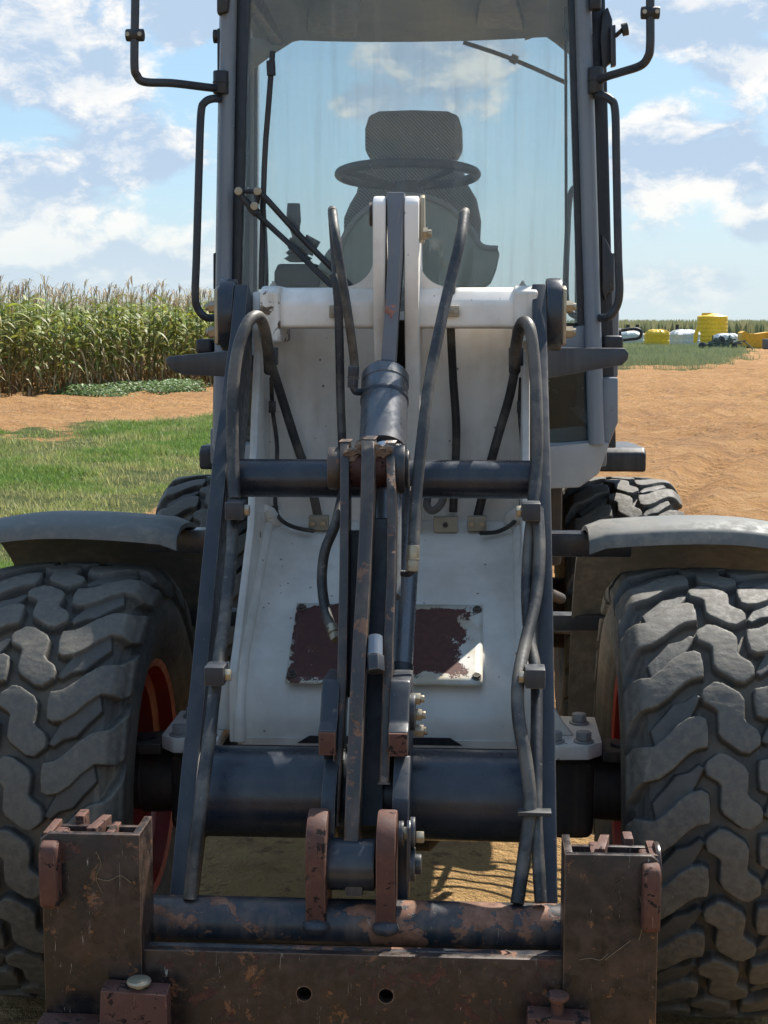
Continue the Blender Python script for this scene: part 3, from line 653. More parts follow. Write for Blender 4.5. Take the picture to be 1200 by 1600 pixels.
# rolled corner beads along the edges of the lower panel
for s in (-1, 1):
    b = B(); b.tube([(s*(xw-.004), y-.004, z+.004) for y, z in prof], .016, 10, 3); part('corner_bead', b, M['white'], L)
    b = B(); b.tube([(s*(xw-.03), 4.20, zc-.005), (s*(xw-.015), 4.16, zc+.01), (s*xw, 4.10, zc+.045)], .022, 10, 4, [.01, .03, .012]); part('corner_gusset', b, M['white'], L)
# lower lip with the oval cut
b = B(); b.yz([(3.606, zb-.006), (3.606, zb+.012), (3.70, zb+.012), (3.70, zb-.006)], -xw, xw); part('lower_lip', b, M['white_arm'], L)
for s in (-1, 1):
    b = B(); b.prism([(s*.05, 3.6035, zb+.001), (s*.20, 3.6035, zb+.001), (s*.17, 3.6035, zb+.019), (s*.06, 3.6035, zb+.019)], (0, .004, 0)); part('drain_slot', b, M['black'], L)
# top beam: hollow section with chamfered top, thick end caps
def xb(px, Y): return P(px, 480, Y).x
b = B(); sec = [(3.99, z_bb+.004), (3.99, z_top-.040), (4.02, z_top-.006), (4.05, z_top), (4.16, z_top), (4.16, z_bb)]
b.yz(sec, xb(434, 4)-.002, xb(587, 4)); b.yz(sec, xb(650, 4), xb(806, 4)+.002); part('top_beam', b, M['white_arm'], L, .010, seg=3)
for s, (xa, xc_) in ((-1, (405, 437)), (1, (803, 841))):
    b = B(); b.yz([(3.975, z_bb-.035), (3.975, z_top-.012), (4.02, z_top+.004), (4.20, z_top+.004), (4.20, z_bb-.035)], xb(xa, 3.975), xb(xc_, 3.975)); cp = part('beam_end', b, M['beam_end'], L, .010, seg=3)
    q = B(); q.cyl((xb(424 if s < 0 else 817, 4), 4.04, z_top+.004), (xb(424 if s < 0 else 817, 4), 4.04, z_top+.010), .010, .007, n=10); q.cyl((xb(424 if s < 0 else 817, 4), 4.04, z_top+.010), (xb(424 if s < 0 else 817, 4), 4.04, z_top+.017), .005, .003, n=8); part('grease_nipple', q, M['zinc'], cp)
# centre uprights and concave gussets
def upright(xa, xc_, ybot):
    b = B(); Y0 = 3.93; z1 = zP(305, Y0)
    b.yz([(Y0, zP(470, Y0)), (Y0, z1-.02), (Y0+.02, z1), (Y0+.15, z1), (Y0+.26, zP(420, Y0)), (4.2, zP(520, 4.2)), (4.2, zP(ybot, 4.2)), (4.13, zP(ybot, 4.13)), (4.03, zP(620, 4.03)), (Y0+.02, zP(520, Y0))], xa, xc_)
    return part('upright_plate', b, M['white_arm'], L, .008)
xU = [P(583, 400, 3.95).x, P(603, 400, 3.95).x, P(632, 400, 3.95).x, P(655, 400, 3.95).x]
u1 = upright(xU[0], xU[1], 800); u2 = upright(xU[2], xU[3], 900)
for s, x0, in ((-1, 584), (1, 654)):
    pts = [(x0, 470), (x0, 392)] + [(x0+s*(48-48*math.cos(R(a))), 402+46*math.sin(R(a))) for a in range(8, 91, 10)] + [(x0+s*52, 470)]
    b = B(); b.px(pts if s > 0 else pts[::-1], 4.035, .03); part('upright_gusset', b, M['white_arm'], L, .006)
# clevis pin and its retaining plate through the uprights
b = B(); c = P(660, 350, 3.98); b.prism([(c.x-.006, c.y-.02, c.z+.065), (c.x-.006, c.y+.02, c.z+.075), (c.x-.006, c.y+.06, c.z), (c.x-.006, c.y, c.z-.05), (c.x-.006, c.y-.025, c.z-.04)], (.012, 0, 0)); kp = part('keeper_plate', b, M['zinc'], L, .003)
q = B(); c = P(661, 365, 3.96); q.cyl(c, c+Vector((.012, 0, 0)), .016, n=6); q.cyl(c+Vector((.012, 0, 0)), c+Vector((.022, 0, 0)), .010, n=12); part('bolt', q, M['zinc'], kp)
b = B(); b.cyl((xU[0]-.012, 4.0, zP(335, 4.0)), (xU[3]+.01, 4.0, zP(335, 4.0)), .03, n=24); part('clevis_pin', b, M['dark_frame'], L)
# dark slot between the uprights
b = B(); b.box(xU[1], xU[2], 4.19, 4.21, zP(800, 4.2), zP(500, 4.2)); part('slot_back', b, M['dark_frame'], L)
# belly plate
def bp(px_, py_):
    # point on the sloping panel plane seen at a pixel
    r = fwd+rgt*((px_-600)/F)+upv*((800-py_)/F); n_ = Vector((0, (p1.y-p0.y), -(p1.x-p0.x))).normalized()
    if n_.y > 0: n_ = -n_
    o = Vector((0, p0.x, p0.y)); t = (o-CAMP).dot(n_)/r.dot(n_); return CAMP+r*t, n_
def lpY(py_):
    return bp(600, py_)[0]
q0 = lpY(946); q1 = lpY(1069); xl = bp(447, 1060)[0].x; xr = bp(754, 1060)[0].x; n_ = bp(600, 1000)[1]
NU, NV = 24, 12; V = []; E_ = []
for j in range(NV+1):
    for i in range(NU+1):
        u, v_ = i/NU, j/NV; p = Vector((xl+(xr-xl)*u, q1.y+(q0.y-q1.y)*v_, q1.z+(q0.z-q1.z)*v_)); V.append(p+n_*.005)
        e = min(1, max(0, max((u-.80)/.2*.80, (.20-v_)/.2*(.3+.65*u), (v_-.90)/.1*.75, (.02-u)/.02*.4))); E_.append(e)
nb = len(V); V += [p-n_*.007 for p in V]
Fc = [(j*(NU+1)+i, j*(NU+1)+i+1, (j+1)*(NU+1)+i+1, (j+1)*(NU+1)+i) for j in range(NV) for i in range(NU)]
rim_ = [i for i in range(NU+1)]+[j*(NU+1)+NU for j in range(1, NV+1)]+[NV*(NU+1)+i for i in range(NU-1, -1, -1)]+[j*(NU+1) for j in range(NV-1, 0, -1)]
Fc += [(rim_[(k+1) % len(rim_)], rim_[k], rim_[k]+nb, rim_[(k+1) % len(rim_)]+nb) for k in range(len(rim_))]
me = tri_mesh('plate', V, Fc, None, M['plate'], 4); a_ = me.attributes.new('edge', 'FLOAT', 'POINT'); a_.data.foreach_set('value', E_+E_); me.update()
bpl = link('belly_plate', me, None, L, label='brown primer plate with peeling white paint')
for u, v_ in ((.03, .08), (.97, .08), (.03, .93), (.97, .93)):
    p = Vector((xl+(xr-xl)*u, q1.y+(q0.y-q1.y)*v_, q1.z+(q0.z-q1.z)*v_)); q = B(); q.cyl(p+n_*.0045, p+n_*.008, .012, n=18); q.cyl(p+n_*.008, p+n_*.014, .009, n=6); part('bolt', q, M['dark_frame'], bpl)

# ---------------- lift arms
AX = .385; ath = .018
for s in (-1, 1):
    cl_ = [(4.04, 1.765), (3.99, 1.62), (3.86, 1.44), (3.72, 1.28), (3.55, 1.06), (3.40, .84), (3.27, .66), (3.13, .48), (3.02, .36)]
    wds = [.05, .09, .12, .13, .12, .115, .115, .085, .06]
    fr = []; bk = []
    for i, (y, z) in enumerate(cl_):
        a = Vector(cl_[max(i-1, 0)]); c = Vector(cl_[min(i+1, len(cl_)-1)]); t = (c-a).normalized(); nn = Vector((t.y, -t.x)); nn = nn if nn.x < 0 else -nn
        fr.append(tuple(Vector((y, z))+nn*wds[i]*.85)); bk.append(tuple(Vector((y, z))-nn*wds[i]*.85))
    b = B(); b.yz(fr+bk[::-1], s*AX-ath, s*AX+ath); part('lift_arm', b, M['grey_steel'], L, .004)
    # pivot boss outside the arm head
    b = B(); zz = 1.70; b.yz([(4.04+.075*math.cos(R(a)), zz+.095*math.sin(R(a))) for a in range(0, 360, 20)], s*(AX+ath), s*(AX+ath+.042)); part('pivot_boss', b, M['navy'], L, .008)
    b = B(); b.yz([(3.985, zz-.075), (3.985, zz+.065), (4.03, zz+.075), (4.05, zz), (4.03, zz-.08)], s*(AX+ath+.042), s*(AX+ath+.052)); kp = part('keeper_plate', b, M['zinc'], L, .003)
    for dz_ in (-.045, .02):
        q = B(); q.cyl((s*(AX+ath+.052), 4.01, zz+dz_), (s*(AX+ath+.07), 4.01, zz+dz_), .016, n=6); q.cyl((s*(AX+ath+.07), 4.01, zz+dz_), (s*(AX+ath+.078), 4.01, zz+dz_), .01, n=12); part('bolt', q, M['zinc'], kp)
b = B(); c = P(600, 748, 3.70); b.cyl((-AX+ath, c.y, c.z), (AX-ath, c.y, c.z), .0465, n=40); part('upper_cross_tube', b, M['navy'], L)
CB = P(600, 1240, 3.27); b = B(); b.cyl((-AX+ath, CB.y, CB.z), (AX-ath, CB.y, CB.z), .099, n=56); part('lower_cross_tube', b, M['navy'], L)
for s in (-1, 1):
    b = B(); b.cyl((s*(AX-ath), CB.y, CB.z), (s*(AX-ath-.012), CB.y, CB.z), .107, .100, 48); part('weld_collar', b, M['navy'], L)

# ---------------- tilt linkage
b = B()
cA = P(617, 300, 3.96); cB = P(600, 575, 3.86)
fl = [P(604, 300, 3.95), P(632, 300, 3.95), P(630, 400, 3.93), P(622, 500, 3.90), P(617, 578, 3.86), P(594, 578, 3.86), P(600, 500, 3.90), P(606, 400, 3.93)]
b.prism(fl, (0, .07, .0)); part('tilt_link_bar', b, painted('bar_peeling', (.15, .16, .18), .4, (.42, .16, .10), .075, 12, (.25, .22, .2), .3, .3, .2, scratch=.4), L, .004)
a0 = P(602, 590, 3.88); a1 = P(598, 705, 3.70); 
b = B(); b.cyl(a0, a1, .058, n=40); cyl_ = part('tilt_cylinder', b, M['barrel'], L, label='dark scuffed hydraulic cylinder')
dr = (a1-a0).normalized()
b = B(); b.lathe(a0, [(-.03, .0), (-.03, .030), (-.02, .045), (0, .0585), (.001, .060), (.03, .060), (.031, .0585)], dr, 40); part('cylinder_head', b, M['barrel'], cyl_)
b = B(); b.lathe(a0, [(.075, .058), (.078, .0605), (.088, .0605), (.091, .058)], dr, 40); part('head_ring', b, M['navy'], cyl_)
b = B(); b.cyl(P(600, 700, 3.66), P(603, 770, 3.56), .026, n=24); part('piston_rod', b, M['chrome'], cyl_)
b = B(); b.cyl(P(642, 770, 3.64), P(626, 1042, 3.42), .0275, n=28); lock = part('lower_cylinder', b, M['barrel'], L); 
b = B(); b.cyl(P(626, 1040, 3.42), P(625, 1058, 3.405), .030, n=28); part('end_cap', b, M['black'], lock)
b = B(); b.cyl(P(606, 755, 3.57), P(603, 933, 3.42), .0335, n=32); part('piston_sleeve', b, painted('galvanised_sleeve', (.30, .32, .34), .30, None, 0, 10, (.3, .25, .2), .3, .1, 0, .55), lock)
b = B(); b.cyl(P(586, 996, 3.22), P(586, 1026, 3.19), .0165, n=24); gr_ = part('rod_end', b, M['cabgrey'], lock); b = B(); b.cyl(P(586, 1026, 3.19), P(587, 1050, 3.17), .020, n=6); part('rod_nut', b, M['grey_steel'], gr_, .002)
# bell crank: three long plates edge-on
def crank(pts, name='crank_plate', th=.017, dep=.07, m='crank'):
    """pts: (px centre, py, Y); plate in the side plane, front edge to the camera"""
    xs = sum(P(p[0], p[1], p[2]).x for p in pts)/len(pts)
    fr = []; bk = []
    for px_, py_, Y in pts: q = P(px_, py_, Y); fr.append((q.y, q.z)); bk.append((q.y+dep, q.z-.01))
    b = B(); n = len(pts)
    a = [[], []]
    for i, (px_, py_, Y) in enumerate(pts):
        q = P(px_, py_, Y); a[0].append(q)
    V_ = []
    for q in a[0]: V_.append([b.bm.verts.new(q+Vector((dx_, dy_, dz_))) for dx_, dy_, dz_ in ((-th/2, 0, 0), (th/2, 0, 0), (th/2, dep, 0), (-th/2, dep, 0))])
    for i in range(n-1):
        for k in range(4): b.bm.faces.new((V_[i][k], V_[i][(k+1) % 4], V_[i+1][(k+1) % 4], V_[i+1][k]))
    b.bm.faces.new(V_[0]); b.bm.faces.new(V_[-1][::-1])
    return part(name, b, M[m], L, .003)
crank([(538, 690, 3.55), (538, 720, 3.50), (538, 800, 3.42), (537, 900, 3.33), (535, 1000, 3.24), (534, 1060, 3.19), (529, 1160, 3.13), (521, 1290, 3.06)], th=.020, dep=.08)
crank([(574, 686, 3.52), (575, 715, 3.46), (573, 800, 3.38), (568, 900, 3.29), (562, 1000, 3.20), (557, 1100, 3.12), (553, 1200, 3.05), (549, 1300, 2.985), (547, 1385, 2.96)], th=.030, dep=.10)
crank([(609, 692, 3.55), (610, 720, 3.50), (612, 800, 3.42), (611, 900, 3.33), (607, 1000, 3.24), (604, 1100, 3.17), (600, 1225, 3.09)], th=.020, dep=.08)
# dark back web between plates
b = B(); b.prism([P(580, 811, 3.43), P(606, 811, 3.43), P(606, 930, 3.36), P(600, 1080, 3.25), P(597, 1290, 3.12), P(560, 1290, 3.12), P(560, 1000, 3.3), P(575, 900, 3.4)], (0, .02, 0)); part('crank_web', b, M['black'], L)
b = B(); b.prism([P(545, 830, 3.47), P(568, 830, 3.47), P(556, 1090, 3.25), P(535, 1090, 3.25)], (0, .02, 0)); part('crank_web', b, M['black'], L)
# top pin bosses
pT = P(580, 732, 3.56)
b = B(); b.cyl((P(514, 732, 3.56).x, pT.y, pT.z), (P(534, 732, 3.56).x, pT.y, pT.z), .050, n=36); part('crank_side_boss', b, M['crank'], L, .004); b = B(); b.cyl((P(545, 732, 3.54).x, pT.y-.01, pT.z), (P(605, 732, 3.54).x, pT.y-.01, pT.z), .046, n=30); part('crank_top_pin', b, M['rust'], L, .004)
b = B(); b.cyl((P(617, 735, 3.56).x, pT.y, pT.z), (P(634, 735, 3.56).x, pT.y, pT.z), .058, n=36); b.cyl((P(634, 735, 3.56).x, pT.y, pT.z), (P(640, 735, 3.56).x, pT.y, pT.z), .045, n=30); part('crank_end_boss', b, M['navy_rust'], L, .004)
b = B(); c = P(641, 768, 3.52); b.cyl(c, c+Vector((.014, 0, 0)), .013, n=6); part('bolt', b, M['zinc'], L)
for k, (px_, py_) in enumerate(((549, 699), (558, 697), (590, 698), (597, 701), (566, 688), (603, 694), (585, 691), (553, 708))):      # caked grease and grit on the pin
    b = B(); c = P(px_, py_+8, 3.52); bmesh.ops.create_icosphere(b.bm, subdivisions=2, radius=.013, matrix=Matrix.Translation(c) @ Matrix.Diagonal((1.3, 1, .8, 1)))
    for v_ in b.bm.verts: v_.co += Vector((random.uniform(-1, 1), random.uniform(-1, 1), random.uniform(-1, 1)))*.004
    part('caked_grease', b, painted('grease_grit', (.17, .10, .06), .8, (.08, .05, .04), .1, 40, (.35, .25, .15), .6, .8) if k == 0 else bpy.data.materials['grease_grit'], L)
# mid pivot lugs on the big tube (grey, with rusty sawn ends)
for xa, xc_, side in ((497, 526, 0), (606, 638, 1)):
    Yf = 3.10
    z0, z1 = zP(1143, Yf), zP(1187, Yf-.02); zt = zP(1066, 3.17)
    x0_, x1_ = P(xa, 1150, Yf).x, P(xc_, 1150, Yf).x
    b = B(); b.yz([(3.17, zt-.02), (3.19, zt), (3.34, zt-.01), (3.34, CB.z), (3.14, z1+.01), (Yf, z1), (Yf, z0), (3.13, z0+.012)], x0_, x1_); lg = part('pivot_lug', b, M['grey_steel'], L, .006)
    b = B(); b.yz([(Yf-.006, z1+.003), (Yf-.006, z0-.003), (Yf+.002, z0-.003), (Yf+.002, z1+.003)], x0_+.002, x1_-.002); part('sawn_end', b, M['rust'], lg, .002)
for k, (px_, py_, r) in enumerate(((642, 1112, .040), (650, 1092, .014), (652, 1117, .014), (655, 1142, .015))):
    b = B(); c = P(px_, py_, 3.20); b.cyl(c-Vector((.012, 0, 0)), c+Vector((.010, 0, 0)), r, n=28 if k == 0 else 6)
    if k: b.cyl(c+Vector((.010, 0, 0)), c+Vector((.018, 0, 0)), r*.6, n=12)
    part('retaining_washer' if k == 0 else 'bolt', b, M['grey_steel' if k == 0 else 'zinc'], L, .002)
# lower lugs from the big tube down to the coupler
for xa, xc_, yt, yb in ((504, 527, 1187, 1312), (614, 640, 1180, 1405)):
    x0_, x1_ = P(xa, 1250, 3.08).x, P(xc_, 1250, 3.08).x
    b = B(); b.yz([(3.12, zP(yt, 3.12)), (3.20, zP(yt, 3.2)), (3.16, zP(1250, 3.16)), (3.10, zP(yb, 3.10)), (3.02, zP(yb, 3.02)), (3.04, zP(1250, 3.04))], x0_, x1_); part('lower_lug', b, M['grey_steel'], L, .005)
# bottom boss of the crank with the rust brown clevis plates of the coupler
pB = P(548, 1350, 2.99)
b = B(); b.cyl((P(512, 1350, 2.97).x, pB.y, pB.z), (P(586, 1350, 2.97).x, pB.y, pB.z), .052, n=40); part('crank_lower_boss', b, M['navy'], L, .005)
b = B(); b.box(P(540, 1390, 2.97).x, P(568, 1390, 2.97).x, 2.95, 3.02, zP(1400, 2.96), zP(1380, 2.96)); part('boss_foot', b, M['navy_rust'], L, .006)
TUBE = P(550, 1442, 2.98); 
for xa, xc_, wob in ((477, 509, .0), (587, 618, .0)):
    x0_, x1_ = P(xa, 1350, 2.93).x, P(xc_, 1350, 2.93).x
    c_ = Vector((2.995, zP(1335, 2.96)))
    b = B(); b.yz([(c_.x+.075*math.cos(R(a)), c_.y+.078*math.sin(R(a))) for a in range(0, 181, 15)]+[(2.925, zP(1450, 2.93)), (2.94, zP(1456, 2.93)), (3.06, zP(1450, 3.0))], x0_, x1_)
    cv_ = part('clevis_plate', b, M['rust'], L, .006)
    b = B(); c = Vector(((x0_+x1_)/2, 2.93, zP(1450, 2.93))); bmesh.ops.create_uvsphere(b.bm, u_segments=16, v_segments=8, radius=1, matrix=Matrix.Translation(c) @ Matrix.Diagonal((.028, .022, .016, 1))); part('weld_bead', b, M['navy_rust'], cv_)
for (px_, py_, r, l_) in ((623, 1303, .026, .010), (629, 1302, .014, .016), (641, 1300, .030, .010), (650, 1308, .013, .016), (641, 1350, .034, .010), (646, 1350, .02, .016)):
    b = B(); c = P(px_, py_, 2.98); b.cyl(c, c+Vector((l_, 0, 0)), r, n=6 if r < .016 else 24); part('bolt', b, M['zinc' if r < .016 else 'grey_steel'], L, .002)
b = B(); b.yz([(2.95, zP(1290, 2.96)), (2.97, zP(1283, 2.96)), (3.0, zP(1300, 2.96)), (3.0, zP(1372, 2.98)), (2.95, zP(1375, 2.96))], P(636, 1330, 2.97).x, P(642, 1330, 2.97).x); part('lock_plate', b, M['navy'], L, .003)
# ---------------- coupler
b = B(); b.cyl((P(222, 1440, 2.98).x, TUBE.y, TUBE.z), (P(882, 1448, 2.98).x, TUBE.y, TUBE.z), .0475, n=44); tb = part('coupler_tube', b, M['coupler_tube'], L)
YF = 2.84
zBt = zP(1492, YF, 550); 
def beam_mesh():
    x0_, x1_ = P(214, 1500, YF).x, P(882, 1500, YF).x; hz_ = P(475, 1553, YF).z
    b = B(); b.box(x0_, x1_, YF, YF+.022, .20, zBt); b.bev(.003, 2); me = b.mesh(40); o = bpy.data.objects.new('coupler_beam', me); COL.objects.link(o)
    c = B()
    for hx in (P(475, 1553, YF).x, P(603, 1554, YF).x): c.cyl((hx, YF-.02, hz_), (hx, YF+.05, hz_), .0145, n=28)
    k = bpy.data.objects.new('hole_cutter', c.mesh(0)); COL.objects.link(k)
    md = o.modifiers.new('holes', 'BOOLEAN'); md.operation = 'DIFFERENCE'; md.object = k; md.solver = 'EXACT'
    bpy.context.view_layer.update(); me2 = bpy.data.meshes.new_from_object(o.evaluated_get(bpy.context.evaluated_depsgraph_get()))
    bpy.data.objects.remove(o); bpy.data.objects.remove(k); me2.materials.clear(); me2.shade_smooth(); me2.set_sharp_from_angle(angle=R(35)); return me2
bm_ = link('coupler_beam', beam_mesh(), M['beam'], L)
b = B(); b.prism([P(214, 1471, 2.905), P(882, 1486, 2.905), P(882, 1493, YF+.023), P(214, 1493, YF+.023)], (0, 0, -.014)); part('beam_top_flange', b, M['coupler_tube'], bm_)
b = B(); b.box(P(214, 1500, YF).x, P(882, 1500, YF).x, YF+.06, YF+.075, .2, zBt-.02); part('beam_rear_web', b, M['coupler'], bm_)
def bracket(side):
    if side < 0: xo, xi, ytop = P(70, 1450, YF).x, P(223, 1450, YF).x, 1312
    else: xo, xi, ytop = P(1027, 1450, YF).x, P(880, 1450, YF).x, 1328
    zt = zP(ytop, YF-.01); s = side; z0 = .19
    yf = YF-.012
    b = B(); b.prism([(xo, yf, z0), (xi, yf, z0), (xi, yf, zt), (xo+(-s)*.015, yf, zt), (xo, yf, zt-.012)] if s < 0 else [(xi, yf, z0), (xo, yf, z0), (xo, yf, zt-.012), (xo-.015, yf, zt), (xi, yf, zt)], (0, .016, 0))
    fr_ = part('bracket_face', b, M['coupler'], L, .003)
    for x_, y1, dzt in ((xi, 2.945, .0), (xo, 2.93, -.004), ((xi*.62+xo*.38), 2.925, -.006)):      # side and inner webs
        w_ = .016; xx = x_ if x_ != xo else xo
        sx = (-w_ if (x_ == xi and s < 0) else (0 if x_ == xi else (0 if s < 0 else -w_)))
        b = B(); b.box(xx+sx, xx+sx+w_, yf+.0162, y1, z0, zt+dzt); part('bracket_web', b, M['rust'] if x_ != xi else M['coupler'], fr_, .003)
    b = B(); b.box(min(xo, xi)+.018, max(xo, xi)-.018, 2.905, 2.918, z0, zt-.01); part('bracket_rear_plate', b, M['coupler'], fr_, .003)
    # rounded hook ear on the outer side, rust red
    xe = P(66, 1380, YF-.02).x if s < 0 else P(1031, 1390, YF-.02).x
    x2 = xe+(.036 if s < 0 else -.034)
    b = B(); zt2 = zt-.012; b.yz([(yf-.035, zt2-.115), (yf-.035, zt2-.02), (yf-.028, zt2-.005), (yf-.01, zt2), (yf+.08, zt2), (yf+.08, zt2-.13), (yf-.028, zt2-.13)], min(xe, x2), max(xe, x2)); part('hook_ear', b, M['rust'], fr_, .009, seg=3)
    # small upright tabs behind
    tx = P(128 if s < 0 else 981, 1290, 2.94).x
    b = B(); b.box(tx-.009, tx+.010, 2.92, 2.965, zt-.05, zP(1279 if s < 0 else 1297, 2.94)); part('latch_tab', b, M['rust'], fr_, .004)
    b = B(); tx = P(176 if s < 0 else 937, 1300, 2.99).x; b.prism([(tx-.02, 2.86, zt+.001), (tx+.0, 2.86, zt+.001), (tx+.014, 2.93, zt+.006), (tx-.004, 2.93, zt+.006)], (0, 0, -.03)); part('cross_web', b, M['rust'], fr_, .002)
    return fr_
bl, brk = bracket(-1), bracket(1)
# pin stub on the right bracket
b = B(); c = P(1030, 1372, 2.84); b.cyl((c.x-.006, c.y+.04, c.z), (c.x+.004, c.y+.04, c.z), .055, n=28); part('pin_plate', b, M['coupler'], brk, .003)
# locking blocks and mushroom pins at the bottom
for x0_, x1_, yt, hx, hy, hr, m_ in ((152, 262, 1548, 217, 1531, .020, 'zinc'), (820, 926, 1572, 871, 1554, .019, 'rust')):
    Yb = 2.77; xa, xc_ = P(x0_, 1570, Yb).x, P(x1_, 1570, Yb).x; zt = zP(yt+6, Yb)
    b = B(); b.prism([(xa+.006, Yb, zt-.008), (xc_-.002, Yb, zt-.014), (xc_, Yb-.004, .22), (xa-.004, Yb-.004, .22)], (0, .045, .006)); bk_ = part('locking_block', b, M['rust'], L, .006)
    b = B(); c = P(hx, hy, 2.795); b.lathe(c, [(-.05, 0), (-.05, .012), (-.008, .012), (-.008, hr*1.12), (-.003, hr*1.2), (.001, hr*1.1), (.004, hr*.6), (.005, 0)], (0, 0, 1), 24); part('mushroom_pin', b, M[m_], L)
b = B(); b.box(P(50, 1590, 2.75).x, P(215, 1590, 2.75).x, 2.745, 2.825, .22, zP(1596, 2.825)); part('lower_shelf', b, M['rust'], L, .004)

# ---------------- hoses, each its own part:  (pixels + distance), radius in m
def hose(pts, r, name='hydraulic_hose', mat='hose', n=12):
    b = B(); b.tube([P(*p) for p in pts], r, n, 7); return part(name, b, M[mat], L, smooth=60)
def fitting(a, c, r, mat='zinc'):
    a = P(*a); c = P(*c); b = B(); d_ = c-a
    b.cyl(a, a+d_*.55, r, n=18); b.cyl(a+d_*.55, c, r*1.05, n=6); b.cyl(a+d_*.50, a+d_*.56, r*1.16, n=18); return part('hose_fitting', b, M[mat], L, .0012)
hose([(421, 580, 3.93), (419, 545, 3.88), (411, 505, 3.84), (400, 494, 3.80), (385, 508, 3.76), (371, 550, 3.72), (364, 610, 3.68), (363, 690, 3.64), (366, 780, 3.58)], .0150)
hose([(364, 770, 3.60), (362, 860, 3.48), (352, 960, 3.36), (338, 1060, 3.24), (328, 1140, 3.14), (316, 1240, 3.05), (304, 1330, 3.00), (297, 1405, 2.97)], .0145)
hose([(424, 570, 4.10), (440, 620, 4.12), (462, 690, 4.13), (486, 760, 4.14), (498, 812, 4.15)], .0125)
hose([(424, 590, 4.15), (426, 640, 4.16), (433, 700, 4.16), (430, 770, 4.16), (434, 805, 4.14), (455, 822, 4.10), (490, 830, 4.08)], .0058, 'thin_line')
hose([(521, 430, 3.96), (527, 455, 3.95), (530, 520, 3.95), (532, 620, 3.95), (535, 700, 3.93), (536, 760, 3.92)], .0115)
hose([(520, 332, 3.86), (525, 370, 3.80), (534, 430, 3.78), (545, 500, 3.78), (553, 560, 3.80), (553, 575, 3.80)], .0115)
hose([(520, 332, 3.86), (519, 330, 3.95), (521, 360, 4.02), (525, 420, 4.0), (527, 460, 3.97)], .0115)
fitting((553, 572, 3.80), (551, 606, 3.80), .0135, 'grey_steel')
hose([(551, 602, 3.80), (556, 612, 3.80), (568, 612, 3.82)], .009, 'elbow_pipe', 'navy')
hose([(725, 336, 3.88), (720, 372, 3.82), (706, 430, 3.76), (690, 500, 3.68), (672, 590, 3.60), (659, 690, 3.52), (650, 780, 3.46), (646, 856, 3.40)], .0135)
hose([(725, 336, 3.88), (727, 334, 3.97), (716, 380, 4.02), (706, 440, 4.0), (704, 500, 4.08), (708, 590, 4.15), (713, 680, 4.17), (708, 800, 4.17)], .0115)
fitting((646, 852, 3.40), (644, 893, 3.39), .0140)
hose([(644, 890, 3.40), (640, 896, 3.40), (628, 896, 3.41)], .0075, 'elbow_pipe', 'grey_steel')
hose([(804, 580, 3.93), (806, 545, 3.88), (812, 512, 3.84), (820, 503, 3.80), (829, 518, 3.76), (836, 580, 3.72), (839, 660, 3.66), (838, 730, 3.62), (832, 800, 3.56)], .0150)
hose([(833, 790, 3.56), (826, 850, 3.50), (823, 930, 3.42), (828, 1000, 3.33), (838, 1060, 3.26), (838, 1180, 3.14), (838, 1280, 3.06), (845, 1410, 2.97)], .0130)
hose([(840, 795, 3.54), (843, 860, 3.47), (838, 930, 3.40), (822, 1000, 3.31), (810, 1060, 3.22), (810, 1120, 3.15), (822, 1190, 3.10), (828, 1260, 3.06), (820, 1330, 3.02), (808, 1412, 2.97)], .0140)
hose([(807, 565, 4.10), (796, 620, 4.12), (780, 675, 4.13), (765, 730, 4.14), (748, 800, 4.15), (745, 815, 4.15)], .0125)
hose([(814, 590, 4.14), (812, 645, 4.15), (816, 700, 4.15), (815, 780, 4.14), (806, 812, 4.12), (780, 830, 4.10), (750, 833, 4.08)], .0058, 'thin_line')
hose([(536, 770, 3.60), (524, 820, 3.52), (508, 860, 3.50), (503, 905, 3.48), (508, 950, 3.44), (519, 985, 3.38)], .0120)
fitting((518, 978, 3.39), (526, 1000, 3.36), .013)
hose([(670, 770, 4.10), (667, 790, 4.08), (676, 798, 4.06), (690, 786, 4.08), (696, 760, 4.12)], .0105)
# braid wrap, ties and clamps
b = B(); 
for k in range(1): c = P(832, 1270, 3.04); b.box(c.x-.030, c.x+.038, c.y-.012, c.y+.02, c.z-.004, c.z+.004)
part('cable_tie', b, M['black'], L, .001)
def clamp(x0_, x1_, y0_, y1_, Y, m_, t=.03, nb_=0, bm2='zinc', vertical=False):
    b = B(); b.px([(x0_, y1_), (x1_, y1_), (x1_, y0_), (x0_, y0_)], Y, t); c_ = part('hose_clamp', b, M[m_], L, .004)
    for k in range(nb_):
        px_ = x0_+(x1_-x0_)*((k+.5)/nb_ if nb_ > 1 else .5)
        if nb_ == 2: px_ = x0_+(x1_-x0_)*(.22 if k == 0 else .78)
        c = P(px_, (y0_+y1_)/2, Y); q = B(); q.cyl(c, c+Vector((0, -.008, 0)), .008, n=6); part('bolt', q, M[bm2], c_)
    return c_
clamp(514, 538, 477, 497, 3.975, 'brass', .012, 2, 'brass'); clamp(694, 718, 477, 495, 3.975, 'brass', .012, 2, 'brass')
clamp(482, 513, 806, 829, 4.11, 'brass', .03, 2); clamp(677, 715, 808, 832, 4.11, 'brass', .03, 1, 'dark_frame'); clamp(730, 760, 807, 830, 4.11, 'brass', .03, 2)
clamp(411, 432, 543, 571, 3.94, 'grey_steel', .04); clamp(795, 818, 543, 572, 3.94, 'grey_steel', .04)
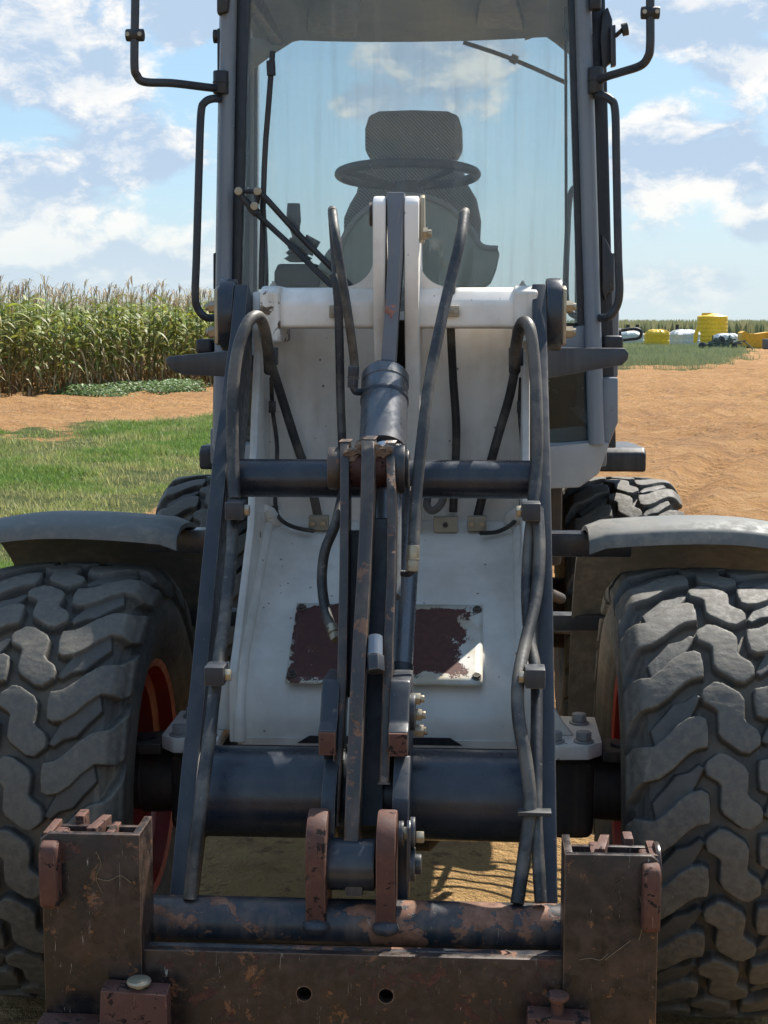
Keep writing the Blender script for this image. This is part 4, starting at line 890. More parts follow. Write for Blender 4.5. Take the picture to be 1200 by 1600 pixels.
for (x_, y_, Y) in ((366, 798, 3.50), (335, 1056, 3.19), (830, 800, 3.50), (836, 1060, 3.19)):
    s = -1 if x_ < 600 else 1
    b = B(); c = P(x_, y_, Y); b.box(c.x-.021, c.x+.022, c.y-.01, c.y+.05, c.z-.021, c.z+.021); cb = part('hose_bracket', b, M['grey_steel'], L, .005)
    q = B(); e = c+Vector((-s*.022, .01, 0)); q.cyl(e, e+Vector((-s*.012, 0, 0)), .014, n=6); part('bolt', q, M['zinc'], cb, .001)
for (x_, y_) in ((425, 636), (429, 800), (813, 636), (813, 800)):
    b = B(); c = P(x_, y_, 4.14); b.box(c.x-.009, c.x+.009, c.y-.006, c.y+.014, c.z-.016, c.z+.016); part('line_clip', b, M['black'], L, .002)
for (x_, y_) in ((396, 835), (394, 856)):
    b = B(); c = P(x_, y_, 4.02); b.cyl(c, c+Vector((.02, 0, 0)), .010, n=6); b.cyl(c+Vector((.0, 0, 0)), c+Vector((.006, 0, 0)), .013, n=16); part('bolt', b, M['brass'], L)

# ---------------- front fenders
for s in (-1, 1):
    x0_, x1_ = s*.50, s*1.06; 
    def arcp(r, a): return (FY+.03-r*math.cos(R(a)), RW-.02+r*math.sin(R(a)))
    NA = 26; a0_, a1_ = 83, 196; NX = 14
    b = B(); grid = []
    for side_, dr_ in ((0, 0), (1, -.012)):
        g = []
        for i in range(NA+1):
            a = a0_+(a1_-a0_)*i/NA; row = []
            for j in range(NX+1):
                u = j/NX; edge = min(u, 1-u)*2; dro = -.012*max(0, 1-u/.08)**2.0-.022*(max(0, 1-(1-u)/.45))**2
                rr_ = .672+.016*math.sin(u*math.pi)+dro+dr_ - (.012 if i == 0 else 0)
                y, z = arcp(rr_, a); row.append(b.bm.verts.new((x0_+(x1_-x0_)*u, y, z)))
            g.append(row)
        grid.append(g)
    for g in grid:
        for i in range(NA):
            for j in range(NX): b.bm.faces.new((g[i][j], g[i][j+1], g[i+1][j+1], g[i+1][j]))
    for i in range(NA):
        for j in (0, NX): b.bm.faces.new((grid[0][i][j], grid[0][i+1][j], grid[1][i+1][j], grid[1][i][j]))
    for j in range(NX):
        for i in (NA,): b.bm.faces.new((grid[0][i][j], grid[0][i][j+1], grid[1][i][j+1], grid[1][i][j]))
    # thick turned-down front lip
    lip = [b.bm.verts.new(v_.co+Vector((0, -.012, -.010))) for v_ in grid[0][0]]; lip2 = [b.bm.verts.new(v_.co+Vector((0, -.016, -.036))) for v_ in grid[0][0]]; lip3 = [b.bm.verts.new(v_.co+Vector((0, .004, -.038))) for v_ in grid[0][0]]
    for A_, C_ in ((grid[0][0], lip), (lip, lip2), (lip2, lip3), (lip3, grid[1][0])):
        for j in range(NX): b.bm.faces.new((A_[j], A_[j+1], C_[j+1], C_[j]))
    part('fender', b, M['plastic'], L, smooth=50)
    # bracket arm carrying the fender, and the flap wall towards the machine
    b = B(); b.box(min(s*.405, s*.62), max(s*.405, s*.62), 3.86, 3.92, zP(866, 3.88), zP(829, 3.88)); part('fender_bracket', b, M['navy'], L, .006)
    b = B(); b.box(min(s*.36, s*.60), max(s*.36, s*.60), 4.32, 4.38, zP(980, 4.34), zP(956, 4.34)); part('fender_stay', b, M['grey_steel'], L, .004)

# ---------------- rear frame, articulation
b = B(); b.box(-.30, .30, 5.15, 6.6, .62, .95); b.box(-.40, .40, 4.98, 6.6, .95, 1.22); part('rear_frame', b, M['dark_frame'], L, .02)
b = B(); b.cyl((0, 4.62, .70), (0, 4.62, 1.05), .09, n=24); b.box(-.16, .16, 4.45, 4.95, .92, .98); b.box(-.14, .14, 4.55, 4.97, .70, .76); part('articulation_joint', b, M['dark_frame'], L, .01)
b = B(); b.box(-.46, .46, RY-.1, RY+.1, RW-.09, RW+.1); b.cyl((-.66, RY, RW), (-.44, RY, RW), .14, n=24); b.cyl((.44, RY, RW), (.66, RY, RW), .14, n=24); part('rear_axle', b, M['dark_frame'], L, .02)
b = B(); b.box(-.55, .55, 6.6, 7.5, .75, 1.55); part('engine_hood', b, M['white'], L, .05, seg=3)
for s in (-1, 1):        # rear mudguards
    b = B(); x0_, x1_ = sorted((s*.55, P(1006 if s > 0 else 317, 720, 5.5).x)); zt = zP(697, 5.45)
    b.yz([(5.42, zt-.085), (5.42, zt-.02), (5.45, zt), (6.0, zt-.02), (6.04, zt-.05), (6.04, zt-.1), (6.0, zt-.07), (5.47, zt-.04), (5.45, zt-.085)], x0_, x1_); part('rear_mudguard', b, M['black'], L, .012, seg=3)
    # diagonal struts and grime between the frames
    b = B(); b.cyl((s*.30, 4.5, .95), (s*.50, 4.9, .80), .018, n=12); part('steering_ram', b, M['dark_frame'], L)
    b = B(); b.box(min(s*.40, s*.52), max(s*.40, s*.52), 5.25, 5.6, .85, 1.15); part('side_tank', b, M['dark_frame'], L, .02)
    # bar grating added below the cab on the right to stripe sand with shadow
gt = None
for k in range(5):
    b = B(); y_ = 4.86+.07*k; b.tube([(.30, y_+.05, .70), (.45, y_+.015, .70), (.62, y_, .70), (.84, y_-.01, .71)], .008, 8, 5)
    o_ = part('shadow_grating_bar', b, M['dark_frame'], L)
for x_ in (.42, .66):
    b = B(); b.cyl((x_, 4.84, .69), (x_+.05, 5.20, .69), .012, n=10); part('shadow_grating_cross_bar', b, M['dark_frame'], L)
# dry straw and twine caught on the coupler
strm = painted('dry_straw', (.20, .15, .09), .8)
for (pts_, r_) in (([(205, 1380), (188, 1368), (170, 1376), (150, 1372)], .0012), ([(150, 1330), (158, 1350), (150, 1372), (160, 1395)], .001),
([(985, 1470), (965, 1485), (945, 1500)], .0012), ([(905, 1500), (922, 1497), (938, 1500), (950, 1490)], .0012), ([(1000, 1400), (1005, 1440), (998, 1470)], .001)):
    b = B(); b.tube([P(x_, y_, YF-.0142) for x_, y_ in pts_], r_*.6, 5, 4); link('straw', b.mesh(), strm, L)
for (pts_, r_) in (([(755, 1492), (770, 1496), (785, 1500), (800, 1494), (790, 1487), (797, 1494)], .0015), ([(800, 1494), (812, 1499), (822, 1497)], .001)):
    b = B(); b.tube([P(x_, y_-2, 2.87) for x_, y_ in pts_], r_, 5, 4); link('twine', b.mesh(), strm, L)
# ================================================================== cab
CY = 4.92; CR = 6.40
def V3(px_, py_, Y): return P(px_, py_, Y)
def bar(name, a, c, wx, wy, mat, bevel=.01, parent=L):
    """upright bar between two points; wx, wy widths"""
    b = B(); v0 = [a+Vector((dx_, dy_, 0)) for dx_, dy_ in ((-wx/2, 0), (wx/2, 0), (wx/2, wy), (-wx/2, wy))]
    v1 = [c+Vector((dx_, dy_, 0)) for dx_, dy_ in ((-wx/2, 0), (wx/2, 0), (wx/2, wy), (-wx/2, wy))]
    A_ = [b.bm.verts.new(p) for p in v0]; C_ = [b.bm.verts.new(p) for p in v1]
    for k in range(4): b.bm.faces.new((A_[k], A_[(k+1) % 4], C_[(k+1) % 4], C_[k]))
    b.bm.faces.new(A_[::-1]); b.bm.faces.new(C_); return part(name, b, M[mat], parent, bevel, seg=3)
YT = -60
for s in (-1, 1):
    # silver front post
    if s < 0: top, bot = V3(358.5, YT, CY), V3(345, 690, CY-.02)
    else: top, bot = V3(909, YT, CY), V3(932, 694, CY-.02)
    b = B(); b.tube([bot, top], .026, 20, 2); part('cab_post', b, M['cabgrey'], L)
    # black seal strip inboard
    if s < 0: bar('window_seal', V3(358, 690, CY+.02), V3(381, YT, CY+.02), .044, .05, 'cabseal', .006)
    else: bar('window_seal', V3(913, 512, CY+.02), V3(896, YT, CY+.02), .040, .05, 'cabseal', .006)
    # outer door frame edge
    if s < 0: bar('door_frame', V3(349, 700, CY+.06), V3(356, YT, CY+.06), .05, .05, 'cabseal', .006)
    else: bar('door_frame', V3(948, 700, CY+.06), V3(929, YT, CY+.06), .06, .05, 'cabseal', .006)
# rear posts
for s in (-1, 1):
    xt, xb_ = s*.57, s*.62
    xr_ = -.735 if s < 0 else .665
    bar('cab_rear_post', Vector((xr_, CR, 1.2)), Vector((xr_-s*.02, CR, 2.9)), .07, .07, 'cabgrey', .01)
    b = B(); b.yz([(CY+.04, 2.90), (CR, 2.90), (CR, 2.80), (CY+.04, 2.80)], s*.57, s*.62); part('roof_rail', b, M['cabseal'], L, .01)
    b = B(); b.yz([(CY+.05, 1.22), (CR, 1.22), (CR, 1.34), (CY+.05, 1.34)], s*.60, s*.645); part('cab_sill', b, M['cabgrey'], L, .01)
    # side windows
    b = B(); b.prism([(s*.635, CY+.08, 1.34), (xr_, CR, 1.34), (xr_-s*.03, CR, 2.82), (s*.59, CY+.08, 2.82)], (s*.006, 0, 0)); part('side_window', b, M['glass_rear'], L)
    # inner door grab rail
    b = B(); x_ = s*.55; b.tube([(x_+s*.04, 5.5, 2.15), (x_, 5.52, 2.14), (x_-s*.01, 5.54, 2.0), (x_-s*.01, 5.54, 1.75), (x_+s*.04, 5.56, 1.70)], .011, 10, 5); part('inner_grab_rail', b, M['cabgrey'], L)
# roof and headliner (rear edge follows a shallow arc)
b = B(); b.yz([(CY-.10, 2.93), (CY-.06, 3.02), (CY+.3, 3.06), (CR+.1, 3.04), (CR+.16, 2.93)], -.74, .70); part('cab_roof', b, M['white'], L, .03, seg=3)
zr = zP(66, CR-.05)
b = B(); n = 18; lin = []
for (Y, zf) in ((CY+.03, zP(-70, CY)), (5.4, zr+.085), (5.9, zr+.050), (CR-.10, zr+.012), (CR-.05, zr)):
    row = []
    for i in range(n+1):
        u = -1+2*i/n; xx = u*.575+(u*.09-.03)*(Y-CY)/(CR-CY); z = zf+(.0 if Y < 6 else (.022*abs(u)**2.2)) ; row.append(b.bm.verts.new((xx, Y, z)))
    lin.append(row)
top_ = []
for row in lin: top_.append([b.bm.verts.new((v_.co.x, v_.co.y, 2.925+.0*v_.co.z)) for v_ in row])
for g, fl_ in ((lin, 0), (top_, 1)):
    for i in range(len(g)-1):
        for j in range(n): b.bm.faces.new((g[i][j], g[i][j+1], g[i+1][j+1], g[i+1][j]))
for i in (0, len(lin)-1):
    for j in range(n): b.bm.faces.new((lin[i][j], lin[i][j+1], top_[i][j+1], top_[i][j]))
for j in (0, n):
    for i in range(len(lin)-1): b.bm.faces.new((lin[i][j], lin[i+1][j], top_[i+1][j], top_[i][j]))
hl = part('headliner', b, M['linerm'], L, smooth=50)
# ceiling vents (dark quads) fixed under the liner
for x0_, x1_, y1_ in ((480, 565, 50), (745, 818, 40)):
    pts = [P(x0_+8, -20, 5.5), P(x1_+2 if x0_ < 600 else x1_-14, -20, 5.5), P(x1_-10 if x0_ < 600 else x1_+2, y1_+2, 6.0), P(x0_-2, y1_-8, 6.0)]
    pts = [p-Vector((0, 0, .022)) for p in pts]
    b = B(); b.prism(pts, (0, 0, .05)); part('ceiling_vent', b, M['cabseal'], hl, .01)
# rear wall: bottom panel, corner gussets around the rear glass
b = B(); b.box(-.70, .63, CR, CR+.04, 1.20, 1.62); part('rear_wall', b, M['cabseal'], L, .01)
for s, pts in ((-1, [(385, 20), (385, 128), (398, 104), (428, 82), (456, 64), (475, 60), (475, 20)]), (1, [(905, 20), (905, 100), (888, 82), (868, 66), (848, 52), (820, 62), (820, 20)])):
    b = B(); b.px(pts, CR-.045, .03); part('rear_corner_panel', b, M['linerm'], L, .006)
b = B(); b.box(-.70, .63, CR+.01, CR+.016, 1.62, 2.92); part('rear_window', b, M['glass_rear'], L)
b = B(); b.tube([P(724, 66, CR-.03), P(800, 92, CR-.03), P(886, 130, CR-.03)], .009, 8, 3); rw_ = part('rear_wiper', b, M['black'], L)
b = B(); b.tube([P(798, 90, CR-.04), P(808, 95, CR-.04)], .018, 8, 2); part('wiper_joint', b, M['black'], rw_)
# windscreen
wsg = [P(384, 690, CY+.035), P(384, YT, CY+.035)]
b = B(); b.prism([P(372, 500, CY+.035), P(912, 505, CY+.035), P(893, YT, CY+.035), P(386, YT, CY+.035)], (0, .006, 0)); part('windscreen', b, M['glass'], L)
# pale edge trim seen just inside the left seal
bar('inner_trim', P(392, 470, CY+.09), P(394, 60, CY+.09), .012, .01, 'linerm', .003)
bar('inner_trim', P(885, 440, CY+.30), P(884, 10, CY+.30), .010, .01, 'cabseal', .003)
# lower front: window bottom rail, lower side window, step box
for s in (-1, 1):
    if s > 0: pts = [(858, 520), (920, 506), (923, 548), (858, 560)]
    else: pts = [(350, 510), (420, 520), (420, 560), (350, 548)]
    b = B(); b.px(pts, CY+.0, .05); part('window_bottom_rail', b, M['cabgrey'], L, .006)
    if s > 0: g_ = [(855, 692), (922, 690), (922, 560), (855, 560)]
    else: g_ = [(345, 690), (425, 692), (425, 560), (345, 560)]
    b = B(); b.px(g_, CY+.04, .006); part('lower_window', b, M['glass_dark'], L)
    if s > 0: st = [(855, 698), (938, 690), (952, 694), (936, 740), (905, 762), (855, 764)]
    else: st = [(330, 692), (345, 690), (428, 698), (428, 764), (372, 762), (346, 742)]
    b = B(); b.prism([P(x_, y_, CY-.03) for x_, y_ in st], (s*.03, .55, .02)); part('step_box', b, M['stepgrey'], L, .006)
    b = B(); b.prism([P(x_, y_, CY-.005) for x_, y_ in ([(938, 700), (951, 697), (966, 660), (966, 590), (940, 590)] if s > 0 else [(352, 700), (340, 697), (334, 660), (334, 590), (350, 590)])], (0, .10, 0)); part('door_lower_corner', b, M['cabgrey'], L, .008)
# dark bulkhead below the windscreen behind the tower
b = B(); b.px([(372, 500), (912, 505), (912, 560), (372, 560)], CY+.07, .02); part('front_bulkhead', b, M['cabseal'], L)
b = B(); b.px([(425, 560), (855, 560), (855, 764), (425, 764)], CY+.06, .03); part('front_bulkhead', b, M['dark_frame'], L)
# cab floor
b = B(); b.box(-.6, .6, CY+.1, CR, 1.20, 1.24); part('cab_floor', b, M['dark_frame'], L)
# light bars (black blades) either side
for s, pts in ((-1, [(258, 562), (264, 557), (364, 547), (372, 547), (372, 590), (364, 589), (290, 586), (272, 582), (262, 572)]), (1, [(852, 543), (976, 544), (983, 552), (981, 562), (972, 571), (952, 574), (852, 592)])):
    b = B(); b.px(pts, 4.62, .05); part('side_blade', b, M['black_metal'], L, .004)
for s, c in ((-1, (324, 541)), (1, (958, 536))):
    b = B(); c = P(c[0], c[1], 4.95); b.box(c.x-.034, c.x+.02 if s < 0 else c.x+.03, c.y-.03, c.y+.05, c.z-.024, c.z+.024); part('marker_lamp', b, M['black'], L, .014, seg=3)
# handrails
def rail(pts, r, name, mat='cabgrey'): b = B(); b.tube([P(*p) for p in pts], r, 14, 8); return part(name, b, M[mat], L, smooth=60)
rail([(348, 156, 4.93), (334, 154, 4.86), (320, 160, 4.84), (314, 178, 4.84), (311, 260, 4.83), (307, 400, 4.82), (305, 460, 4.82), (309, 482, 4.83), (322, 496, 4.84), (340, 496, 4.91)], .0125, 'grab_rail', 'grey_steel')
rail([(926, 148, 4.93), (940, 149, 4.86), (953, 155, 4.84), (961, 172, 4.84), (963, 250, 4.83), (966, 400, 4.82), (968, 455, 4.82), (963, 480, 4.83), (951, 495, 4.84), (934, 497, 4.91)], .0125, 'grab_rail', 'grey_steel')
def mirror_arm(pts, cpos):
    o = rail(pts, .0125, 'mirror_arm', 'black_metal'); b = B(); c = P(*cpos)
    b.cyl(c+Vector((-.027, 0, 0)), c+Vector((.027, 0, 0)), .018, n=20); part('arm_clamp', b, M['black'], o, .005)
    q = B(); q.cyl(c+Vector((-.018, -.016, 0)), c+Vector((-.018, -.022, 0)), .007, n=6); q.cyl(c+Vector((.018, -.016, 0)), c+Vector((.018, -.022, 0)), .007, n=6); part('bolt', q, M['zinc'], o)
mirror_arm([(212, -220, 4.6), (212, -60, 4.6), (211, 20, 4.6), (210, 100, 4.6), (214, 118, 4.61), (226, 128, 4.63), (270, 130, 4.72), (320, 136, 4.84), (346, 139, 4.9)], (211, 55, 4.6))
mirror_arm([(1016, -220, 4.6), (1016, -60, 4.6), (1016, 10, 4.6), (1016, 70, 4.6), (1012, 90, 4.61), (1000, 103, 4.64), (970, 113, 4.74), (945, 121, 4.84), (930, 131, 4.9)], (1016, 20, 4.6))
for s, (x_, y0_, y1_) in ((-1, (345, 111, 147)), (1, (931, 105, 146))):
    b = B(); c0 = P(x_, y1_, 4.885); c1 = P(x_, y0_, 4.885); b.cyl(c0, c1, .024, n=20); b.cyl(c0.lerp(c1, .45), c0.lerp(c1, .55), .026, n=20); part('post_clamp', b, M['black'], L, .004)
# hinges and knobs
b = B(); b.tube([P(334, 57, 4.95), P(343, 57, 4.95)], .021, 14, 3); part('door_stop_knob', b, M['black'], L)
b = B(); b.cyl(P(343, 115, 4.93), P(343, 45, 4.93), .007, n=10); part('hinge_rod', b, M['black'], L)
b = B(); b.px([(338, 22), (356, 18), (358, -12), (338, -12)], 4.87, .05); part('door_hinge', b, M['black'], L, .01)
b = B(); b.px([(922, 14), (940, 14), (940, -14), (922, -14)], 4.86, .05); part('door_hinge', b, M['black'], L, .01)
b = B(); b.px([(941, 18), (950, 10), (957, 30), (958, 95), (949, 102), (942, 118), (938, 60)], 4.93, .04); part('door_hinge', b, M['cabseal'], L, .006)
b = B(); b.px([(954, 40), (962, 38), (963, 102), (955, 104)], 4.90, .03); part('hinge_plate', b, M['black_metal'], L, .003)
b = B(); b.tube([P(962, 56, 4.9), P(972, 47, 4.88)], .007, 10, 2); b.tube([P(972, 47, 4.88), P(981, 45, 4.88)], .019, 14, 2); part('door_stop_knob', b, M['black'], L)
b = B(); b.px([(941, 365), (950, 380), (956, 395), (960, 395), (960, 455), (948, 458), (946, 470), (941, 455)], 4.95, .03); part('door_latch', b, M['black_metal'], L, .004)
b = B(); b.px([(333, 396), (338, 394), (338, 450), (333, 452)], 4.93, .03); part('door_latch', b, M['black'], L, .003)
# black door handle knob with its hoop on the far right
b = B(); b.tube([P(966, 517, 5.6), P(990, 514, 5.6), (P(1000, 516, 5.6)), P(1002, 522, 5.6), P(998, 528, 5.6), P(985, 530, 5.6), P(964, 532, 5.6)], .006, 10, 5); part('door_handle_hoop', b, M['black'], L)
b = B(); b.tube([P(958, 524, 5.58), P(970, 524, 5.58)], .026, 14, 2); part('handle_knob', b, M['black'], L)
b = B(); b.prism([P(950, 590, 5.05), P(966, 590, 5.05), P(968, 470, 5.05), P(962, 410, 5.05), P(944, 395, 5.05)], (0, 1.2, 0)); part('door_panel', b, M['cabgrey'], L, .01)
# ---------------- wipers
def stick(pts, r, name, parent=L): b = B(); b.tube([P(*p) for p in pts], r, 8, 3); return part(name, b, M['black'], parent)
wb = stick([(426, 80, 4.90), (420, 160, 4.90), (413, 260, 4.90), (408, 452, 4.90)], .009, 'wiper_blade'); stick([(423, 95, 4.895), (424, 118, 4.895)], .014, 'blade_clip', wb)
w1 = stick([(372, 299, 4.86), (392, 325, 4.86), (440, 370, 4.88), (470, 398, 4.88), (512, 440, 4.89), (530, 452, 4.89)], .009, 'wiper_arm'); w2 = stick([(404, 299, 4.86), (420, 315, 4.86), (470, 370, 4.88), (520, 420, 4.89), (556, 456, 4.89)], .010, 'wiper_arm')
stick([(372, 299, 4.87), (404, 299, 4.87)], .007, 'wiper_link', w1); stick([(374, 302, 4.87), (398, 322, 4.87), (404, 300, 4.87)], .007, 'wiper_link', w1)
stick([(430, 362, 4.87), (520, 452, 4.88)], .005, 'washer_pipe', w1); stick([(392, 323, 4.86), (402, 334, 4.86)], .015, 'wiper_joint', w1)
for (x_, y_) in ((373, 299), (403, 299), (398, 322)):
    b = B(); c = P(x_, y_, 4.85); b.cyl(c, c+Vector((0, -.01, 0)), .013, n=16); part('pivot_cap', b, M['zinc'], w1, .002)
# ---------------- seat, wheel, consoles
def slab(name, poly, Y, t, mat, bevel, parent=L, seg=4):
    b = B(); b.px(poly, Y, t); return part(name, b, M[mat], parent, bevel, seg=seg, smooth=60)
seatp = link('operator_seat', None, None, L); seatp.empty_display_size = .1; seatp.location = (0, 0, 0)
def slab2(name, poly, Y, t, mat, bevel, seg=4):
    o = slab(name, poly, Y, t, mat, bevel, L, seg); o.parent = seatp; o.location = (0, -FY, 0); return o
slab2('headrest', [(570, 235), (570, 200), (576, 180), (592, 173), (645, 171), (700, 173), (716, 180), (722, 200), (723, 232), (714, 248), (690, 252), (600, 252), (578, 248)], 5.93, .12, 'fabric', .03)
slab2('backrest', [(560, 250), (700, 250), (722, 258), (730, 285), (745, 310), (752, 345), (750, 380), (730, 440), (560, 440), (536, 380), (536, 340), (545, 318), (556, 300), (560, 280)], 5.90, .16, 'fabric', .04)
slab2('headrest_post', [(625, 262), (665, 262), (665, 240), (625, 240)], 5.96, .04, 'black', .005)
slab2('cushion', [(555, 470), (735, 470), (735, 430), (555, 430)], 5.45, .45, 'fabric', .04)
b = B(); c = P(637, 273, 5.42); tilt = Matrix.Rotation(R(-5), 4, 'X'); pts = [c+(tilt @ Vector((math.cos(2*math.pi*k/40)*.237, math.sin(2*math.pi*k/40)*.215, 0))) for k in range(41)]
b.tube(pts, .017, 12, 2); sw = part('steering_wheel', b, M['black'], L, smooth=60)
for a in (70, 200, 320):
    b = B(); b.tube([c+Vector((0, 0, -.05)), c+(tilt @ Vector((math.cos(R(a))*.22, math.sin(R(a))*.20, 0)))], .011, 8, 2); part('wheel_spoke', b, M['black'], sw)
b = B(); b.cyl(c+Vector((0, 0, -.08)), c+Vector((0, 0, -.02)), .06, .045, 24); part('wheel_hub', b, M['black'], sw, .006)
b = B(); b.cyl(c+Vector((0, -.12, -.55)), c+Vector((0, 0, -.06)), .05, n=20); part('steering_column', b, M['black'], L)
# domed dashboard
dpts = [(530, 450), (530, 420)]+[(640+112*math.cos(R(a)), 418-112*math.sin(R(a))) for a in range(172, 42, -8)]+[(736, 355), (752, 383), (776, 386), (781, 396), (776, 420), (768, 440), (755, 450)]
b = B(); b.px(dpts, 5.10, .22); dsh = part('dashboard_dome', b, M['console'], L, .022, seg=4, smooth=60)
b = B(); b.tube([P(530, 412, 5.09)]+[P(640+113*math.cos(R(a)), 418-113*math.sin(R(a)), 5.09) for a in range(172, 42, -12)]+[P(736, 358, 5.09), P(752, 384, 5.09), P(778, 388, 5.09)], .009, 8, 4); part('dome_trim', b, M['stepgrey'], dsh)
b = B(); b.px([(428, 448), (428, 425), (434, 412), (495, 412), (500, 420), (500, 448)], 5.30, .30); con = part('control_console', b, M['cabseal'], L, .015, seg=3)
b = B(); 
for k in range(4): c = P(466, 404-k*9, 5.38); b.lathe(c, [(-.012, .030), (0, .050-.006*k), (.012, .030)], (0, 0, 1), 20)
part('joystick_boot', b, M['black'], con)
b = B(); b.tube([P(466, 400, 5.38), P(462, 366, 5.38), P(459, 345, 5.38), P(459, 318, 5.38)], .02, 12, 4, [.016, .014, .026, .022]); part('joystick', b, M['black'], con)
b = B(); b.tube([P(478, 395, 5.38), P(490, 372, 5.38)], .03, 14, 3, [.026, .028]); part('control_knob', b, M['black'], con)
b = B(); b.tube([P(505, 430, 5.25), P(520, 400, 5.3), P(532, 380, 5.35)], .03, 12, 3, [.03, .025, .015]); part('armrest', b, M['console'], L)
# ================================================================== things far off on the right
GRP = 'plastic tanks standing in the far grass'
def tank(name, px0, px1, Y, hgt, mat, label, ribs=6, dome=.18, lid=True, cat='water tank'):
    a = PXL(px0, Y); c = PXL(px1, Y); r = (c-a)/2; cx = (a+c)/2
    root = empty(name, (cx, Y, 0), label, cat, GRP)
    pr = [(0, r*.98)]
    for k in range(ribs): z0 = hgt*k/ribs; z1 = hgt*(k+1)/ribs; pr += [(z0+.03, r*.985), (z0+.08, r), (z1-.08, r), (z1-.03, r*.985)]
    b = B(); b.lathe((cx, Y, 0), pr, (0, 0, 1), 32); link('tank_wall', b.mesh(30), M[mat], root)
    b = B(); b.lathe((cx, Y, hgt-.03), [(0, r*.985), (.05, r*1.0), (.09, r*.96), (.09+dome*.6, r*.55), (.09+dome, r*.3), (.09+dome, 0)], (0, 0, 1), 32); top = link('tank_top', b.mesh(30), M[mat], root)
    if lid: b = B(); b.cyl((cx-r*.35, Y, hgt+.05+dome*.3), (cx-r*.35, Y, hgt+.16+dome*.8), r*.36, n=20); link('manhole_lid', b.mesh(30), M[mat], top)
    return root
def zfar(py, Y, px=1100): return P(px, py, Y).z
tank('water_tank', 1082, 1129, 138, zfar(495, 138), 'yellow', 'tall ribbed yellow water tank, the highest thing on the right horizon', 7, .22)
# low covered tanks
def low_tank(px0, px1, ytop, Y, mat, label, nw=9, cmat=None):
    a, c = PXL(px0, Y), PXL(px1, Y); h = zfar(ytop, Y, (px0+px1)/2); cx = (a+c)/2; wv_ = (c-a)/2
    root = empty('low_tank', (cx, Y, 0), label, 'water tank', GRP)
    n = 40; b = B(); bm = b.bm; rings = []
    rnd = [random.uniform(-.08, .08)*h for _ in range(n)]
    for z, k in ((0, 1.0), (h*.35, 1.02), (h*.38, .99), (h*.7, 1.0)):
        rings.append([bm.verts.new((cx+math.cos(2*math.pi*i/n)*wv_*k, Y+math.sin(2*math.pi*i/n)*wv_*.8*k, z)) for i in range(n)])
    for q in range(3):
        for i in range(n): bm.faces.new((rings[q][i], rings[q][(i+1) % n], rings[q+1][(i+1) % n], rings[q+1][i]))
    link('tank_wall', b.mesh(30), M[mat], root)
    b = B(); bm = b.bm; rr = []
    for z, k, w_ in ((h*.70, 1.03, 0), (h*.78, 1.0, 1), (h*.93, .72, .8), (h, .35, .4), (h*.98, .001, 0)):
        rr.append([bm.verts.new((cx+math.cos(2*math.pi*i/n)*wv_*k, Y+math.sin(2*math.pi*i/n)*wv_*.8*k, z+rnd[i]*w_)) for i in range(n)])
    for q in range(4):
        for i in range(n): bm.faces.new((rr[q][i], rr[q][(i+1) % n], rr[q+1][(i+1) % n], rr[q+1][i]))
    link('tank_cover', b.mesh(50), M[cmat or mat], root); return root
low_tank(1001, 1040, 515, 128, 'yellow', 'low yellow tank with a crumpled domed top, left of the white one', cmat='yellow')
low_tank(1039, 1087, 515, 131, 'palepoly', 'low pale green tank with a white crumpled top, beside the tall yellow tank', cmat='wtank')
low_tank(962, 1001, 517, 140, 'palepoly', 'small pale tank nearest the loader cab, half behind its door handle', cmat='wtank')
low_tank(1108, 1146, 521, 134, 'wtank', 'white tank top rising behind the dark farm implement')
# square orange tank block with ribbed corner and broken top
Yq = 118; a, c = PXL(1151, Yq), PXL(1194, Yq); zt = zfar(519, Yq, 1170)
rt = empty('square_tank', ((a+c)/2, Yq, 0), 'square orange yellow tank with a jagged top near the right edge', 'water tank', GRP)
b = B(); b.prism([(a, Yq, .25), (c-.25, Yq, 0), (c, Yq, zt+.02), (c-.4, Yq, zt-.04), (c-.9, Yq, zt-.12), (a+.6, Yq, zt-.12), (a+.25, Yq, zt+.08), (a, Yq, zt-.05)], (0, 1.8, 0)); link('tank_wall', b.mesh(30), M['orange'], rt)
for k in range(7): b = B(); b.box(c-.22, c+.05, Yq-.08, Yq+.3, k*zt/7+.02, (k+.6)*zt/7+.02); link('corner_rib', b.mesh(), M['orange'], rt)
# leaning yellow panel beside the tall tank
Yp = 126; b = B(); b.prism([P(1084, 536, Yp), P(1089, 536, Yp), P(1093, 510, Yp), P(1090, 509, Yp), P(1085, 522, Yp)], (0, .5, 0)); link('tank_offcut', b.mesh(), M['yellow'], None, 'narrow yellow plastic offcut leaning against the tall yellow tank', 'plastic panel')
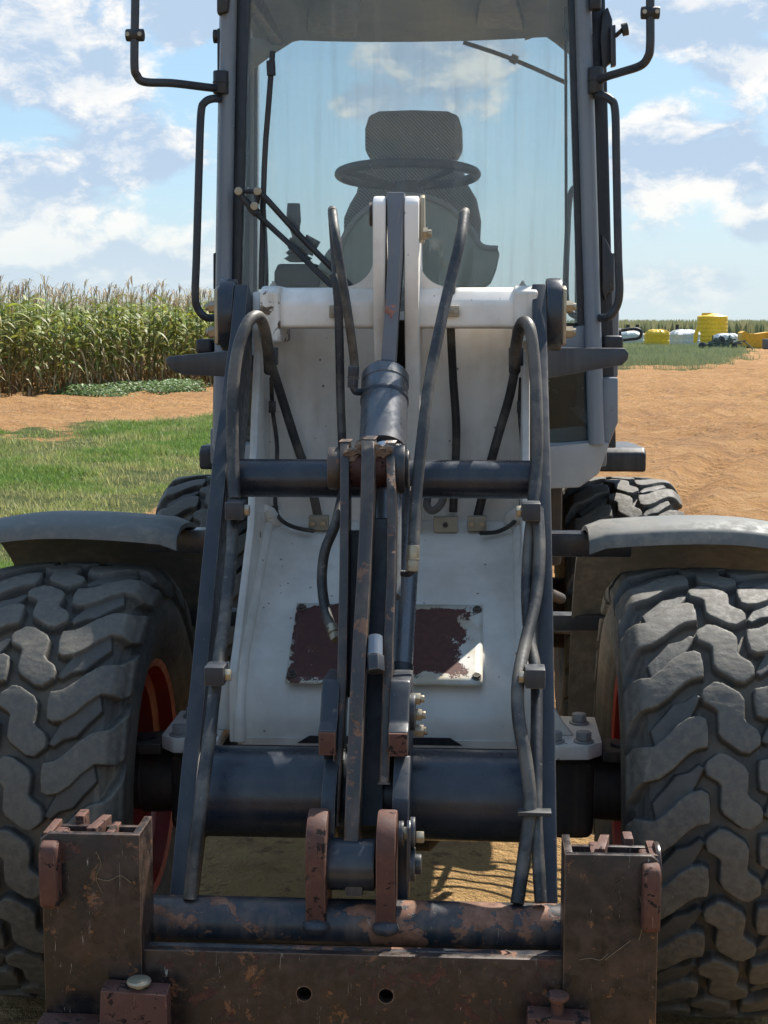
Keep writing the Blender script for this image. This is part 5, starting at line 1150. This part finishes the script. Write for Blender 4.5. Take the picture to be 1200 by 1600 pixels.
# dark container at the right border
Yc = 112; b = B(); b.box(PXL(1195, Yc), PXL(1195, Yc)+2.6, Yc, Yc+3, 0, zfar(530, Yc, 1198)); b.bev(.05); link('storage_box', b.mesh(), M['navybox'], None, 'dark navy storage box cut off by the right edge', 'storage box')
# farm implement: frame, gang of discs, drawbar
Yi = 108; im = empty('disc_harrow', (PXL(1120, Yi), Yi, 0), 'dark green disc harrow parked in the grass before the yellow tank', 'farm implement')
def ip(x_, y_): return P(x_, y_, Yi)
b = B(); b.tube([ip(1092, 543), ip(1120, 535), ip(1160, 537)], .07, 8, 2); b.tube([ip(1105, 545), ip(1135, 532), ip(1150, 530)], .07, 8, 2); link('frame_bar', b.mesh(), M['greensteel'], im)
for k, (x_, y_, r) in enumerate(((1097, 541, .28), (1110, 538, .22), (1119, 533, .24), (1127, 531, .26), (1133, 540, .3), (1140, 533, .25), (1147, 541, .22), (1122, 543, .26))):
    b = B(); c = ip(x_, y_); b.lathe(c, [(-.05, 0), (-.05, r*.5), (.03, r), (.05, r), (-.02, r*.5), (-.02, 0)], (.5, 1, .1), 18); link('disc', b.mesh(30), M['greensteel'] if k % 3 else M['grey_steel'], im)
for x_ in (1112, 1124, 1138):
    b = B(); b.tube([ip(x_, 540), ip(x_+2, 524)], .05, 6, 2); link('upright', b.mesh(), M['greensteel'], im)
b = B(); b.tube([ip(1150, 538), ip(1160, 533), ip(1172, 541), ip(1176, 547)], .05, 6, 3); link('drawbar', b.mesh(), M['greensteel'], im)
b = B(); b.tube([ip(1140, 536), ip(1166, 532)], .04, 6, 2); link('spring_tine', b.mesh(), M['dark_frame'], im)
# posts along the far field
for k, (x_, lab) in enumerate(((981, 'short dark post on the horizon, leftmost of three beside the loader'), (996, 'dark post on the horizon between the other two posts'), (1058, 'dark post on the horizon above the pale tank'))):
    Y = 215; c = P(x_, 517, Y); b = B(); b.cyl((c.x, Y, 0), (c.x, Y, zfar(507, Y, x_)), .28, .24, 8); link('field_post', b.mesh(), M['dark_frame'], None, lab, 'post', 'posts on the far field edge')
